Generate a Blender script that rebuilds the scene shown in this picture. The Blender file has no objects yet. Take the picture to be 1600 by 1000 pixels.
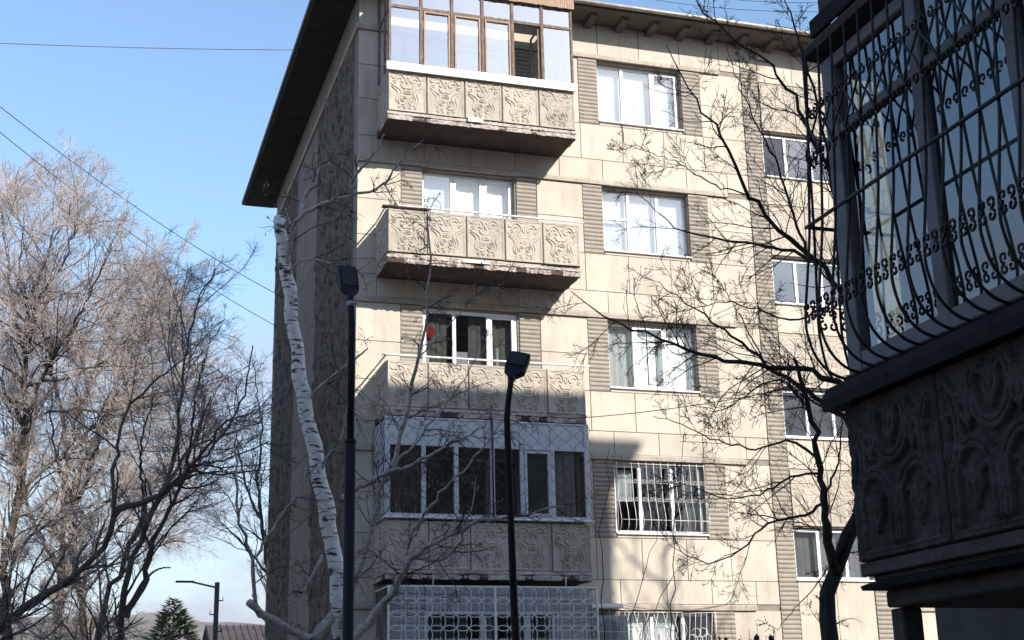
import bpy, math, random
import numpy as np
from mathutils import Vector, Matrix

random.seed(7)
RNG = np.random.default_rng(11)
SC = bpy.context.scene
COL = SC.collection

# ------------------------------------------------------------------ camera
F_PX = 2145.27                                    # focal length in pixels of a 1600 px wide picture
CAM = np.array([-4.992, -25.645, 1.612])
YAW, PITCH, ROLL = -0.310556, 0.289131, -0.022450
fwd = np.array([math.sin(-YAW) * math.cos(PITCH), math.cos(-YAW) * math.cos(PITCH), math.sin(PITCH)])
rgt = np.cross(fwd, [0, 0, 1]); rgt /= np.linalg.norm(rgt)
upv = np.cross(rgt, fwd)
cr, sr = math.cos(ROLL), math.sin(ROLL)
rgt, upv = cr * rgt + sr * upv, -sr * rgt + cr * upv
cd = bpy.data.cameras.new("camera")
cd.sensor_width = 36.0
cd.lens = F_PX / 1600 * 36
cd.clip_start, cd.clip_end = 0.1, 6000
cam = bpy.data.objects.new("camera", cd)
M = Matrix.Identity(4)
for i in range(3):
    M[i][0], M[i][1], M[i][2], M[i][3] = rgt[i], upv[i], -fwd[i], CAM[i]
cam.matrix_world = M
COL.objects.link(cam)
SC.camera = cam

def at(px, py, depth):
    """point of the place at a given distance along the viewing axis"""
    return CAM + (fwd * F_PX + rgt * (px - 800) + upv * (500 - py)) * (depth / F_PX)

# ------------------------------------------------------------------ sky, sun, exposure
SUN = Vector((0.50, -1.05, 0.66)).normalized()
SUN_EL = math.asin(SUN.z)
SUN_AZ = math.atan2(SUN.x, SUN.y)                 # clockwise from +Y
world = bpy.data.worlds.new("World")
SC.world = world
world.use_nodes = True
wn, wl = world.node_tree.nodes, world.node_tree.links
wn.clear()
w_out = wn.new("ShaderNodeOutputWorld")
w_bg = wn.new("ShaderNodeBackground")
w_sky = wn.new("ShaderNodeTexSky")
w_sky.sky_type = 'NISHITA'
w_sky.sun_disc = False
w_sky.sun_elevation = SUN_EL
w_sky.sun_rotation = SUN_AZ
w_sky.altitude = 700
w_sky.air_density = 1.45
w_sky.dust_density = 1.0
w_sky.ozone_density = 4.0
w_bg.inputs["Strength"].default_value = 0.13
w_tc = wn.new("ShaderNodeTexCoord")
w_map = wn.new("ShaderNodeMapping")
w_map.inputs["Scale"].default_value = (1.0, 1.0, 2.6)
w_no = wn.new("ShaderNodeTexNoise")
w_no.inputs["Scale"].default_value = 2.6
w_no.inputs["Detail"].default_value = 7
w_no.inputs["Roughness"].default_value = 0.6
w_ra = wn.new("ShaderNodeValToRGB")
w_ra.color_ramp.elements[0].position = 0.46
w_ra.color_ramp.elements[0].color = (0, 0, 0, 1)
w_ra.color_ramp.elements[1].position = 0.74
w_ra.color_ramp.elements[1].color = (1, 1, 1, 1)
w_mix = wn.new("ShaderNodeMixRGB")
w_mix.inputs["Color2"].default_value = (2.5, 2.62, 3.1, 1)
wl.new(w_tc.outputs["Generated"], w_map.inputs["Vector"])
wl.new(w_map.outputs["Vector"], w_no.inputs["Vector"])
w_sep = wn.new("ShaderNodeSeparateXYZ")
w_low = wn.new("ShaderNodeMapRange")               # cloud banks thicken towards the horizon all round
w_low.inputs["From Min"].default_value = 0.02
w_low.inputs["From Max"].default_value = 0.33
w_low.inputs["To Min"].default_value = 0.34
w_low.inputs["To Max"].default_value = -0.08
w_add = wn.new("ShaderNodeMath"); w_add.operation = 'ADD'
wl.new(w_tc.outputs["Generated"], w_sep.inputs["Vector"])
wl.new(w_sep.outputs["Z"], w_low.inputs["Value"])
wl.new(w_no.outputs["Fac"], w_add.inputs[0])
wl.new(w_low.outputs["Result"], w_add.inputs[1])
wl.new(w_add.outputs["Value"], w_ra.inputs["Fac"])
wl.new(w_ra.outputs["Color"], w_mix.inputs["Fac"])
wl.new(w_sky.outputs["Color"], w_mix.inputs["Color1"])
wl.new(w_mix.outputs["Color"], w_bg.inputs["Color"])
wl.new(w_bg.outputs["Background"], w_out.inputs["Surface"])

sd = bpy.data.lights.new("sun", 'SUN')
sd.energy = 4.5
sd.angle = math.radians(0.55)
sd.color = (1.0, 0.925, 0.835)
sun = bpy.data.objects.new("sun", sd)
sun.rotation_euler = SUN.to_track_quat('Z', 'Y').to_euler()
sun.location = (10, -30, 30)
COL.objects.link(sun)

SC.view_settings.view_transform = 'Standard'
SC.view_settings.look = 'None'
SC.view_settings.exposure = 0.93
SC.view_settings.gamma = 1.0
SC.view_settings.use_curve_mapping = False
SC.cycles.max_bounces = 8
SC.cycles.transparent_max_bounces = 24
SC.cycles.use_denoising = True

# ------------------------------------------------------------------ materials
MATS = {}

def new_mat(name):
    m = bpy.data.materials.new(name)
    m.use_nodes = True
    n, l = m.node_tree.nodes, m.node_tree.links
    b = n["Principled BSDF"]
    MATS[name] = m
    return m, n, l, b

def mat(name, col, rough=0.8, var=0.12, scale=6.0, bump=0.25, stretch=(1, 1, 1), metal=0.0, rand=0.0, spec=0.3,
        fine=60.0, stain=None, bdist=0.01):
    """colour broken up by two noises, optional streaky stains, fine relief; rand = tint from object to object"""
    m, n, l, b = new_mat(name)
    tc = n.new("ShaderNodeTexCoord")
    mp = n.new("ShaderNodeMapping")
    mp.inputs["Scale"].default_value = stretch
    geo = n.new("ShaderNodeNewGeometry")
    l.new(geo.outputs["Position"], mp.inputs["Vector"])
    no = n.new("ShaderNodeTexNoise")
    no.inputs["Scale"].default_value = scale
    no.inputs["Detail"].default_value = 6
    no.inputs["Roughness"].default_value = 0.65
    l.new(mp.outputs["Vector"], no.inputs["Vector"])
    ra = n.new("ShaderNodeValToRGB")
    c = np.array(col)
    ra.color_ramp.elements[0].position = 0.3
    ra.color_ramp.elements[1].position = 0.7
    ra.color_ramp.elements[0].color = (*np.clip(c * (1 - var * 1.4), 0, 1), 1)
    ra.color_ramp.elements[1].color = (*np.clip(c * (1 + var), 0, 1), 1)
    l.new(no.outputs["Fac"], ra.inputs["Fac"])
    out = ra.outputs["Color"]
    if stain:
        scol, samt, sscale, sstretch = stain
        mp2 = n.new("ShaderNodeMapping")
        mp2.inputs["Scale"].default_value = sstretch
        l.new(geo.outputs["Position"], mp2.inputs["Vector"])
        n2 = n.new("ShaderNodeTexNoise")
        n2.inputs["Scale"].default_value = sscale
        n2.inputs["Detail"].default_value = 8
        n2.inputs["Roughness"].default_value = 0.7
        l.new(mp2.outputs["Vector"], n2.inputs["Vector"])
        r2 = n.new("ShaderNodeValToRGB")
        r2.color_ramp.elements[0].position = 0.5
        r2.color_ramp.elements[1].position = 0.72
        r2.color_ramp.elements[0].color = (0, 0, 0, 1)
        r2.color_ramp.elements[1].color = (samt, samt, samt, 1)
        l.new(n2.outputs["Fac"], r2.inputs["Fac"])
        mx = n.new("ShaderNodeMixRGB")
        mx.inputs["Color2"].default_value = (*scol, 1)
        l.new(r2.outputs["Color"], mx.inputs["Fac"])
        l.new(out, mx.inputs["Color1"])
        out = mx.outputs["Color"]
    if rand:
        oi = n.new("ShaderNodeObjectInfo")
        mr = n.new("ShaderNodeMapRange")
        mr.inputs["To Min"].default_value = 1 - rand
        mr.inputs["To Max"].default_value = 1 + rand
        l.new(oi.outputs["Random"], mr.inputs["Value"])
        hs = n.new("ShaderNodeHueSaturation")
        l.new(mr.outputs["Result"], hs.inputs["Value"])
        l.new(out, hs.inputs["Color"])
        out = hs.outputs["Color"]
    l.new(out, b.inputs["Base Color"])
    b.inputs["Roughness"].default_value = rough
    b.inputs["Metallic"].default_value = metal
    b.inputs["Specular IOR Level"].default_value = spec
    if bump:
        nf = n.new("ShaderNodeTexNoise")
        nf.inputs["Scale"].default_value = fine
        nf.inputs["Detail"].default_value = 5
        l.new(mp.outputs["Vector"], nf.inputs["Vector"])
        bp = n.new("ShaderNodeBump")
        bp.inputs["Strength"].default_value = bump
        bp.inputs["Distance"].default_value = bdist
        l.new(nf.outputs["Fac"], bp.inputs["Height"])
        l.new(bp.outputs["Normal"], b.inputs["Normal"])
    return m

def glass(name, tint=(0.92, 0.96, 0.95), boost=1.6, rough=0.0, wav=0.15):
    """window pane: fresnel mix of clear and mirror, slightly wavy"""
    m, n, l, b = new_mat(name)
    n.remove(b)
    out = n["Material Output"]
    tr = n.new("ShaderNodeBsdfTransparent")
    tr.inputs["Color"].default_value = (*tint, 1)
    gl = n.new("ShaderNodeBsdfGlossy")
    gl.inputs["Roughness"].default_value = rough
    gl.inputs["Color"].default_value = (0.95, 0.97, 1, 1)
    fr = n.new("ShaderNodeFresnel")
    fr.inputs["IOR"].default_value = 1.5
    mu = n.new("ShaderNodeMath"); mu.operation = 'MULTIPLY'; mu.use_clamp = True
    mu.inputs[1].default_value = boost
    mx = n.new("ShaderNodeMixShader")
    no = n.new("ShaderNodeTexNoise"); no.inputs["Scale"].default_value = 1.7
    geo = n.new("ShaderNodeNewGeometry")
    l.new(geo.outputs["Position"], no.inputs["Vector"])
    bp = n.new("ShaderNodeBump"); bp.inputs["Strength"].default_value = wav; bp.inputs["Distance"].default_value = 0.02
    l.new(no.outputs["Fac"], bp.inputs["Height"])
    l.new(bp.outputs["Normal"], gl.inputs["Normal"])
    l.new(fr.outputs["Fac"], mu.inputs[0])
    l.new(mu.outputs["Value"], mx.inputs["Fac"])
    l.new(tr.outputs["BSDF"], mx.inputs[1])
    l.new(gl.outputs["BSDF"], mx.inputs[2])
    l.new(mx.outputs["Shader"], out.inputs["Surface"])
    return m

def birch_mat():
    m, n, l, b = new_mat("birch_bark")
    geo = n.new("ShaderNodeNewGeometry")
    def noise(scale, st, lo, hi, det=4):
        mp = n.new("ShaderNodeMapping"); mp.inputs["Scale"].default_value = st
        l.new(geo.outputs["Position"], mp.inputs["Vector"])
        no = n.new("ShaderNodeTexNoise"); no.inputs["Scale"].default_value = scale; no.inputs["Detail"].default_value = det
        l.new(mp.outputs["Vector"], no.inputs["Vector"])
        ra = n.new("ShaderNodeValToRGB")
        ra.color_ramp.elements[0].position = lo; ra.color_ramp.elements[1].position = hi
        l.new(no.outputs["Fac"], ra.inputs["Fac"])
        return ra.outputs["Color"]
    a = noise(4.2, (1.3, 1.3, 7.0), 0.565, 0.61)
    c = noise(2.9, (1, 1, 1.3), 0.59, 0.625, 8)
    d = noise(9.0, (1, 1, 1), 0.3, 0.7)
    base = n.new("ShaderNodeMixRGB")
    base.inputs["Color1"].default_value = (0.55, 0.54, 0.52, 1); base.inputs["Color2"].default_value = (0.75, 0.74, 0.72, 1)
    l.new(d, base.inputs["Fac"])
    m1 = n.new("ShaderNodeMixRGB"); m1.inputs["Color2"].default_value = (0.05, 0.045, 0.04, 1)
    l.new(a, m1.inputs["Fac"]); l.new(base.outputs["Color"], m1.inputs["Color1"])
    m2 = n.new("ShaderNodeMixRGB"); m2.inputs["Color2"].default_value = (0.035, 0.03, 0.028, 1)
    l.new(c, m2.inputs["Fac"]); l.new(m1.outputs["Color"], m2.inputs["Color1"])
    l.new(m2.outputs["Color"], b.inputs["Base Color"])
    b.inputs["Roughness"].default_value = 0.75
    bp = n.new("ShaderNodeBump"); bp.inputs["Strength"].default_value = 0.5; bp.inputs["Distance"].default_value = 0.01
    l.new(d, bp.inputs["Height"]); l.new(bp.outputs["Normal"], b.inputs["Normal"])
    return m

STREAK = (3.0, 3.0, 0.35)
mat("tile", (0.46, 0.415, 0.345), 0.85, 0.10, 1.1, 0.3, rand=0.06, stain=((0.29, 0.25, 0.205), 0.65, 1.2, (2.0, 2.0, 0.5)))
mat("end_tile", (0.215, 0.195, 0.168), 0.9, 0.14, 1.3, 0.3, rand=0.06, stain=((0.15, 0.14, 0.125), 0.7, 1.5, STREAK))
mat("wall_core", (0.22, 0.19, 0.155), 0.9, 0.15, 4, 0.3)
mat("ledge", (0.36, 0.32, 0.265), 0.9, 0.14, 3.0, 0.35, stain=((0.20, 0.165, 0.13), 0.7, 2.5, (4, 4, 0.8)))
mat("ribbed", (0.305, 0.275, 0.235), 0.9, 0.10, 5, 0.35, rand=0.03, stain=((0.22, 0.185, 0.145), 0.6, 3, (1.5, 1.5, 4)))
mat("relief", (0.385, 0.345, 0.29), 0.9, 0.12, 4, 0.4, fine=140, rand=0.09, stain=((0.26, 0.22, 0.175), 0.7, 2.2, (2.4, 2.4, 0.7)))
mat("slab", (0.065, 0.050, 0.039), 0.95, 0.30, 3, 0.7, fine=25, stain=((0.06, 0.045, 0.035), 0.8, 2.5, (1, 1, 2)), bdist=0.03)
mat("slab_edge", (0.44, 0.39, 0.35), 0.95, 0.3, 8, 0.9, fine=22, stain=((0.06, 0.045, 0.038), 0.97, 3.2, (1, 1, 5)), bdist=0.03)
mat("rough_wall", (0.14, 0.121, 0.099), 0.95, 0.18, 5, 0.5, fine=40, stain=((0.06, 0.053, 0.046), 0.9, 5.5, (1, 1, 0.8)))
mat("soffit_shade", (0.026, 0.023, 0.020), 0.95, 0.3, 4, 0.5, fine=20, rand=0.15)  # shade under the end eave, put into the base colour
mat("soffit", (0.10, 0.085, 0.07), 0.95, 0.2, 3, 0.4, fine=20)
mat("roof_metal", (0.07, 0.07, 0.072), 0.6, 0.2, 6, 0.2, metal=0.3)
mat("gutter", (0.30, 0.28, 0.25), 0.55, 0.25, 7, 0.2, metal=0.4)
mat("pvc", (0.78, 0.78, 0.77), 0.45, 0.04, 6, 0.0, spec=0.4)
mat("white_paint", (0.72, 0.73, 0.74), 0.6, 0.10, 9, 0.2, stain=((0.40, 0.38, 0.35), 0.6, 5, (3, 3, 1)))
mat("siding", (0.34, 0.345, 0.355), 0.7, 0.15, 7, 0.3, stain=((0.17, 0.15, 0.14), 0.6, 6, (2, 2, 1)))
mat("birch_limb", (0.38, 0.35, 0.325), 0.85, 0.35, 9, 0.5, stretch=(1, 1, 3), stain=((0.05, 0.04, 0.035), 0.7, 8, (1, 1, 3)))
mat("blue_white_paint", (0.52, 0.535, 0.555), 0.65, 0.12, 12, 0.3, stain=((0.32, 0.27, 0.23), 0.7, 9, (3, 3, 1)))
mat("old_wood", (0.135, 0.10, 0.08), 0.8, 0.4, 14, 0.5, stretch=(3, 3, 0.6), stain=((0.36, 0.25, 0.17), 0.8, 7, (3, 3, 1)))
mat("fresh_wood", (0.34, 0.235, 0.17), 0.75, 0.2, 14, 0.4, stretch=(3, 3, 0.5))
mat("white_board", (0.80, 0.79, 0.76), 0.55, 0.04, 5, 0.1)
mat("curtain_white", (0.80, 0.81, 0.83), 0.9, 0.03, 4, 0.0)
mat("curtain_grey", (0.30, 0.28, 0.26), 0.9, 0.15, 5, 0.0)
mat("net_curtain", (0.46, 0.50, 0.50), 0.9, 0.15, 3, 0.0)
mat("curtain_teal", (0.26, 0.34, 0.33), 0.9, 0.12, 4, 0.0)
mat("room", (0.16, 0.14, 0.12), 0.9, 0.2, 1.5, 0.0)
mat("room_light", (0.55, 0.50, 0.44), 0.9, 0.1, 1.5, 0.0)
mat("dark_iron", (0.007, 0.0072, 0.0078), 0.6, 0.3, 12, 0.4, spec=0.35, stain=((0.02, 0.012, 0.008), 0.7, 14, (1, 1, 1)))
mat("white_iron", (0.66, 0.655, 0.64), 0.55, 0.10, 12, 0.2, stain=((0.33, 0.22, 0.15), 0.6, 9, (2, 2, 1)))
mat("wire", (0.10, 0.095, 0.09), 0.6, 0.2, 10, 0.0, metal=0.5)
mat("lamp_paint", (0.009, 0.010, 0.012), 0.65, 0.2, 8, 0.1, spec=0.2)
mat("lamp_panel", (0.012, 0.0125, 0.013), 0.5, 0.2, 30, 0.1, spec=0.25)
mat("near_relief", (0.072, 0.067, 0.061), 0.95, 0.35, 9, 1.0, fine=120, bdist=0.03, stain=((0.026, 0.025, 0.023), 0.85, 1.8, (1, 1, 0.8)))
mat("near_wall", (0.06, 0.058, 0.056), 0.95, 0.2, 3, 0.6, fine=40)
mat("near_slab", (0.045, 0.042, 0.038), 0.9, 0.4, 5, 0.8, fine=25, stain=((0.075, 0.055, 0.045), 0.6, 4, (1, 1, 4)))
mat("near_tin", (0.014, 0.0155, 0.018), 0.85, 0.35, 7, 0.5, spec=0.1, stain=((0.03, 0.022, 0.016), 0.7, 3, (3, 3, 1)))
mat("near_frame", (0.12, 0.12, 0.13), 0.55, 0.08, 5, 0.1)
mat("bark_dark", (0.050, 0.043, 0.038), 0.95, 0.4, 6, 0.9, stretch=(4, 4, 1), fine=20, bdist=0.03)
mat("bark_elm", (0.085, 0.072, 0.060), 0.95, 0.4, 5, 0.9, stretch=(4, 4, 1), fine=20, bdist=0.03, stain=((0.11, 0.115, 0.05), 0.5, 2, (1, 1, 1)))
mat("twig_elm", (0.42, 0.36, 0.33), 0.85, 0.25, 1.0, 0.0)
mat("twig_grey", (0.22, 0.195, 0.185), 0.9, 0.25, 1.0, 0.0)
mat("twig_dark", (0.040, 0.033, 0.029), 0.9, 0.3, 2.0, 0.0)
mat("twig_birch", (0.055, 0.043, 0.037), 0.8, 0.3, 2.0, 0.0)
mat("catkin", (0.28, 0.22, 0.15), 0.9, 0.3, 5, 0.0)
mat("dry_leaf", (0.07, 0.045, 0.03), 0.8, 0.3, 9, 0.0)
mat("needles", (0.06, 0.085, 0.042), 0.8, 0.4, 2.0, 0.0)
mat("ground", (0.20, 0.165, 0.125), 0.95, 0.25, 0.8, 0.6, fine=9, bdist=0.04)
mat("asphalt", (0.05, 0.05, 0.052), 0.9, 0.2, 3, 0.4, fine=80)
mat("hill", (0.15, 0.12, 0.095), 0.95, 0.35, 0.03, 0.0, stain=((0.07, 0.075, 0.05), 0.8, 0.05, (1, 1, 1)))
mat("house_roof", (0.065, 0.052, 0.05), 0.8, 0.2, 1.5, 0.2)
mat("house_wall", (0.42, 0.38, 0.33), 0.9, 0.1, 2, 0.2)
mat("concrete_pole", (0.085, 0.08, 0.075), 0.9, 0.2, 6, 0.4)
mat("red_cloth", (0.55, 0.05, 0.06), 0.8, 0.1, 8, 0.0)
mat("rust", (0.085, 0.05, 0.035), 0.85, 0.35, 9, 0.5)
mat("ac_plastic", (0.26, 0.275, 0.29), 0.5, 0.08, 6, 0.0)
glass("pane_glass", boost=2.2, wav=0.03)
glass("pane_sky", boost=4.5, wav=0)
glass("pane_dark", tint=(0.55, 0.60, 0.60), boost=1.8, wav=0.03)
glass("pane_near", tint=(0.42, 0.47, 0.47), boost=2.3, wav=0.03)
glass("pane_mirror", tint=(0.9, 0.95, 0.97), boost=9, wav=0)
glass("pane_grey", tint=(0.7, 0.74, 0.74), boost=4.5, wav=0.03)
birch_mat()

# ------------------------------------------------------------------ mesh helpers
def link(o, parent=None):
    COL.objects.link(o)
    if parent is not None:
        o.parent = parent
    return o

def tag(o, label=None, cat=None, group=None, kind=None):
    if label: o["label"] = label
    if cat: o["category"] = cat
    if group: o["group"] = group
    if kind: o["kind"] = kind
    return o

def empty(name, loc=(0, 0, 0)):
    o = bpy.data.objects.new(name, None)
    o.location = loc
    o.empty_display_size = 0.2
    return link(o)

class MB:
    """collects boxes, bars, tubes and sheets; build() links them as one mesh object"""
    def __init__(self):
        self.v, self.f, self.s = [], [], []
        self.n = 0

    def add(self, verts, faces, smooth=False):
        self.v.extend([tuple(map(float, p)) for p in verts])
        b = self.n
        self.f.extend([tuple(i + b for i in q) for q in faces])
        self.s.extend([smooth] * len(faces))
        self.n += len(verts)
        return self

    def box(self, a, b, ch=0.0):
        x0, y0, z0 = a; x1, y1, z1 = b
        if x0 > x1: x0, x1 = x1, x0
        if y0 > y1: y0, y1 = y1, y0
        if z0 > z1: z0, z1 = z1, z0
        if ch <= 0:
            v = [(x0, y0, z0), (x1, y0, z0), (x1, y1, z0), (x0, y1, z0), (x0, y0, z1), (x1, y0, z1), (x1, y1, z1), (x0, y1, z1)]
            f = [(0, 3, 2, 1), (4, 5, 6, 7), (0, 1, 5, 4), (1, 2, 6, 5), (2, 3, 7, 6), (3, 0, 4, 7)]
            return self.add(v, f)
        c = min(ch, (x1 - x0) * .4, (y1 - y0) * .4, (z1 - z0) * .4)
        v, idx = [], {}
        for i, X in enumerate((x0, x1)):
            for j, Y in enumerate((y0, y1)):
                for k, Z in enumerate((z0, z1)):
                    sx, sy, sz = (1, -1)[i], (1, -1)[j], (1, -1)[k]
                    idx[i, j, k, 'x'] = len(v); v.append((X, Y + sy * c, Z + sz * c))
                    idx[i, j, k, 'y'] = len(v); v.append((X + sx * c, Y, Z + sz * c))
                    idx[i, j, k, 'z'] = len(v); v.append((X + sx * c, Y + sy * c, Z))
        f = []
        for i in (0, 1):
            q = [idx[i, 0, 0, 'x'], idx[i, 1, 0, 'x'], idx[i, 1, 1, 'x'], idx[i, 0, 1, 'x']]
            f.append(tuple(q if i else q[::-1]))
            q = [idx[0, i, 0, 'y'], idx[1, i, 0, 'y'], idx[1, i, 1, 'y'], idx[0, i, 1, 'y']]
            f.append(tuple(q[::-1] if i else q))
            q = [idx[0, 0, i, 'z'], idx[1, 0, i, 'z'], idx[1, 1, i, 'z'], idx[0, 1, i, 'z']]
            f.append(tuple(q if i else q[::-1]))
        for j in (0, 1):
            for k in (0, 1):
                f.append((idx[0, j, k, 'y'], idx[1, j, k, 'y'], idx[1, j, k, 'z'], idx[0, j, k, 'z']))
                f.append((idx[j, 0, k, 'x'], idx[j, 1, k, 'x'], idx[j, 1, k, 'z'], idx[j, 0, k, 'z']))
                f.append((idx[j, k, 0, 'x'], idx[j, k, 1, 'x'], idx[j, k, 1, 'y'], idx[j, k, 0, 'y']))
        for i in (0, 1):
            for j in (0, 1):
                for k in (0, 1):
                    f.append((idx[i, j, k, 'x'], idx[i, j, k, 'y'], idx[i, j, k, 'z']))
        return self.add(v, f)

    def tube(self, pts, r, sides=6, smooth=True, cap=True):
        P = np.asarray(pts, float)
        n = len(P)
        R = np.full(n, r) if np.isscalar(r) else np.asarray(r, float)
        T = np.gradient(P, axis=0)
        T /= np.maximum(np.linalg.norm(T, axis=1, keepdims=True), 1e-9)
        ref = np.array([0.0, 0, 1.0]) if abs(T[:, 2]).mean() < 0.8 else np.array([0.9, 0.43, 0.0])
        A = np.cross(T, ref); A /= np.maximum(np.linalg.norm(A, axis=1, keepdims=True), 1e-9)
        B = np.cross(T, A)
        vs, fs = [], []
        for i in range(n):
            for k in range(sides):
                a = 2 * math.pi * k / sides
                vs.append(P[i] + R[i] * (A[i] * math.cos(a) + B[i] * math.sin(a)))
        for i in range(n - 1):
            for k in range(sides):
                a, b2 = i * sides + k, i * sides + (k + 1) % sides
                fs.append((a, b2, b2 + sides, a + sides))
        if cap:
            fs.append(tuple(range(sides))[::-1]); fs.append(tuple((n - 1) * sides + k for k in range(sides)))
        return self.add(vs, fs, smooth)

    def prism(self, pts2, y0, y1, axis='y'):
        """polygon extruded along an axis; pts2 in the two other axes"""
        n = len(pts2)
        def P(a, b, d):
            return {'y': (a, d, b), 'x': (d, a, b), 'z': (a, b, d)}[axis]
        v = [P(a, b, y0) for a, b in pts2] + [P(a, b, y1) for a, b in pts2]
        f = [tuple(range(n)), tuple(range(2 * n - 1, n - 1, -1))]
        for i in range(n):
            j = (i + 1) % n
            f.append((i, i + n, j + n, j))
        return self.add(v, f)

    def mesh(self, name, material):
        me = bpy.data.meshes.new(name)
        me.from_pydata(self.v, [], self.f)
        me.materials.append(MATS[material])
        me.polygons.foreach_set("use_smooth", self.s)
        me.update()
        return me

    def build(self, name, material, parent=None, loc=(0, 0, 0)):
        o = bpy.data.objects.new(name, self.mesh(name, material))
        o.location = loc
        return link(o, parent)

def fix_normals(me):
    import bmesh
    bm = bmesh.new(); bm.from_mesh(me)
    bmesh.ops.recalc_face_normals(bm, faces=bm.faces); bm.to_mesh(me); bm.free()

def grid_mesh(name, V, nu, nv, material, smooth=True):
    """V: (nu*nv,3) row-major"""
    me = bpy.data.meshes.new(name)
    i, j = np.meshgrid(np.arange(nu - 1), np.arange(nv - 1), indexing='ij')
    a = (i * nv + j).ravel()
    F = np.stack([a, a + nv, a + nv + 1, a + 1], 1)
    me.vertices.add(len(V)); me.vertices.foreach_set("co", np.asarray(V, np.float32).ravel())
    me.loops.add(F.size); me.loops.foreach_set("vertex_index", F.ravel().astype(np.int32))
    me.polygons.add(len(F)); me.polygons.foreach_set("loop_start", np.arange(0, F.size, 4, dtype=np.int32))
    me.polygons.foreach_set("loop_total", np.full(len(F), 4, np.int32))
    me.polygons.foreach_set("use_smooth", np.full(len(F), smooth))
    me.materials.append(MATS[material])
    me.update(calc_edges=True)
    return me

def vnoise(x, y, seed=0):
    """smooth value noise on arrays"""
    r = np.random.default_rng(seed); T = r.random((64, 64))
    xi, yi = np.floor(x).astype(int), np.floor(y).astype(int)
    fx, fy = x - xi, y - yi
    fx, fy = fx * fx * (3 - 2 * fx), fy * fy * (3 - 2 * fy)
    g = lambda a, b: T[a % 64, b % 64]
    return (g(xi, yi) * (1 - fx) + g(xi + 1, yi) * fx) * (1 - fy) + (g(xi, yi + 1) * (1 - fx) + g(xi + 1, yi + 1) * fx) * fy

def catmull(P, n=10):
    P = np.asarray(P, float)
    Q = np.vstack([2 * P[0] - P[1], P, 2 * P[-1] - P[-2]])
    out = []
    for i in range(1, len(Q) - 2):
        p0, p1, p2, p3 = Q[i - 1:i + 3]
        for t in np.linspace(0, 1, n, endpoint=False):
            out.append(0.5 * ((2 * p1) + (p2 - p0) * t + (2 * p0 - 5 * p1 + 4 * p2 - p3) * t * t + (3 * p1 - p0 - 3 * p2 + p3) * t ** 3))
    out.append(P[-1])
    return np.array(out)

def cached_box(cache, mb_dims, ch, name, material):
    key = (tuple(round(d, 4) for d in mb_dims), material)
    if key not in cache:
        cache[key] = MB().box((0, 0, 0), mb_dims, ch).mesh(name, material)
    return cache[key]

# ------------------------------------------------------------------ relief panels of the balconies
def seg_dist(U, Vv, poly):
    d = np.full(U.shape, 9.0)
    for (ax, ay), (bx, by) in zip(poly[:-1], poly[1:]):
        dx, dy = bx - ax, by - ay
        L = dx * dx + dy * dy + 1e-12
        t = np.clip(((U - ax) * dx + (Vv - ay) * dy) / L, 0, 1)
        d = np.minimum(d, np.hypot(U - ax - t * dx, Vv - ay - t * dy))
    return d

def spiral(cx, cy, r0, r1, a0, turns, n=26):
    t = np.linspace(0, 1, n)
    a = a0 + turns * 2 * math.pi * t
    r = r0 + (r1 - r0) * t
    return np.stack([cx + r * np.cos(a), cy + r * np.sin(a)], 1)

def relief_curves():
    half = [
        catmull([(.07, .90), (.10, .82), (.17, .80), (.22, .87), (.31, .90), (.40, .85), (.43, .77), (.38, .71), (.33, .74)], 5),
        catmull([(.06, .77), (.08, .68), (.15, .61), (.25, .565), (.33, .50), (.345, .42)], 6),
        catmull([(.08, .61), (.15, .55), (.22, .50), (.25, .42), (.21, .34), (.21, .26), (.27, .19), (.33, .16)], 6),
        catmull([(.33, .66), (.37, .59), (.44, .565), (.50, .58)], 6),
        catmull([(.345, .42), (.29, .35), (.27, .27), (.32, .19), (.40, .17), (.47, .22)], 6),
        spiral(.395, .30, .085, .018, 0.4, 1.6),
        spiral(.30, .115, .045, .012, 1.2, 1.3, 14),
        spiral(.42, .10, .045, .012, 2.4, -1.3, 14),
        catmull([(.12, .72), (.18, .74), (.20, .69), (.15, .68)], 5),
        catmull([(.24, .79), (.29, .82), (.34, .80)], 5),
        catmull([(.44, .50), (.40, .47), (.44, .44)], 5),
        catmull([(.50, .93), (.44, .925), (.38, .93)], 4),
        catmull([(.50, .84), (.46, .80), (.48, .72), (.50, .69)], 5),
    ]
    full = []
    for c in half:
        full.append(c); m = c.copy(); m[:, 0] = 1 - m[:, 0]; full.append(m)
    for z in (.515, .478, .44):
        full.append(np.array([(.42, z), (.58, z)]))
    return full

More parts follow.
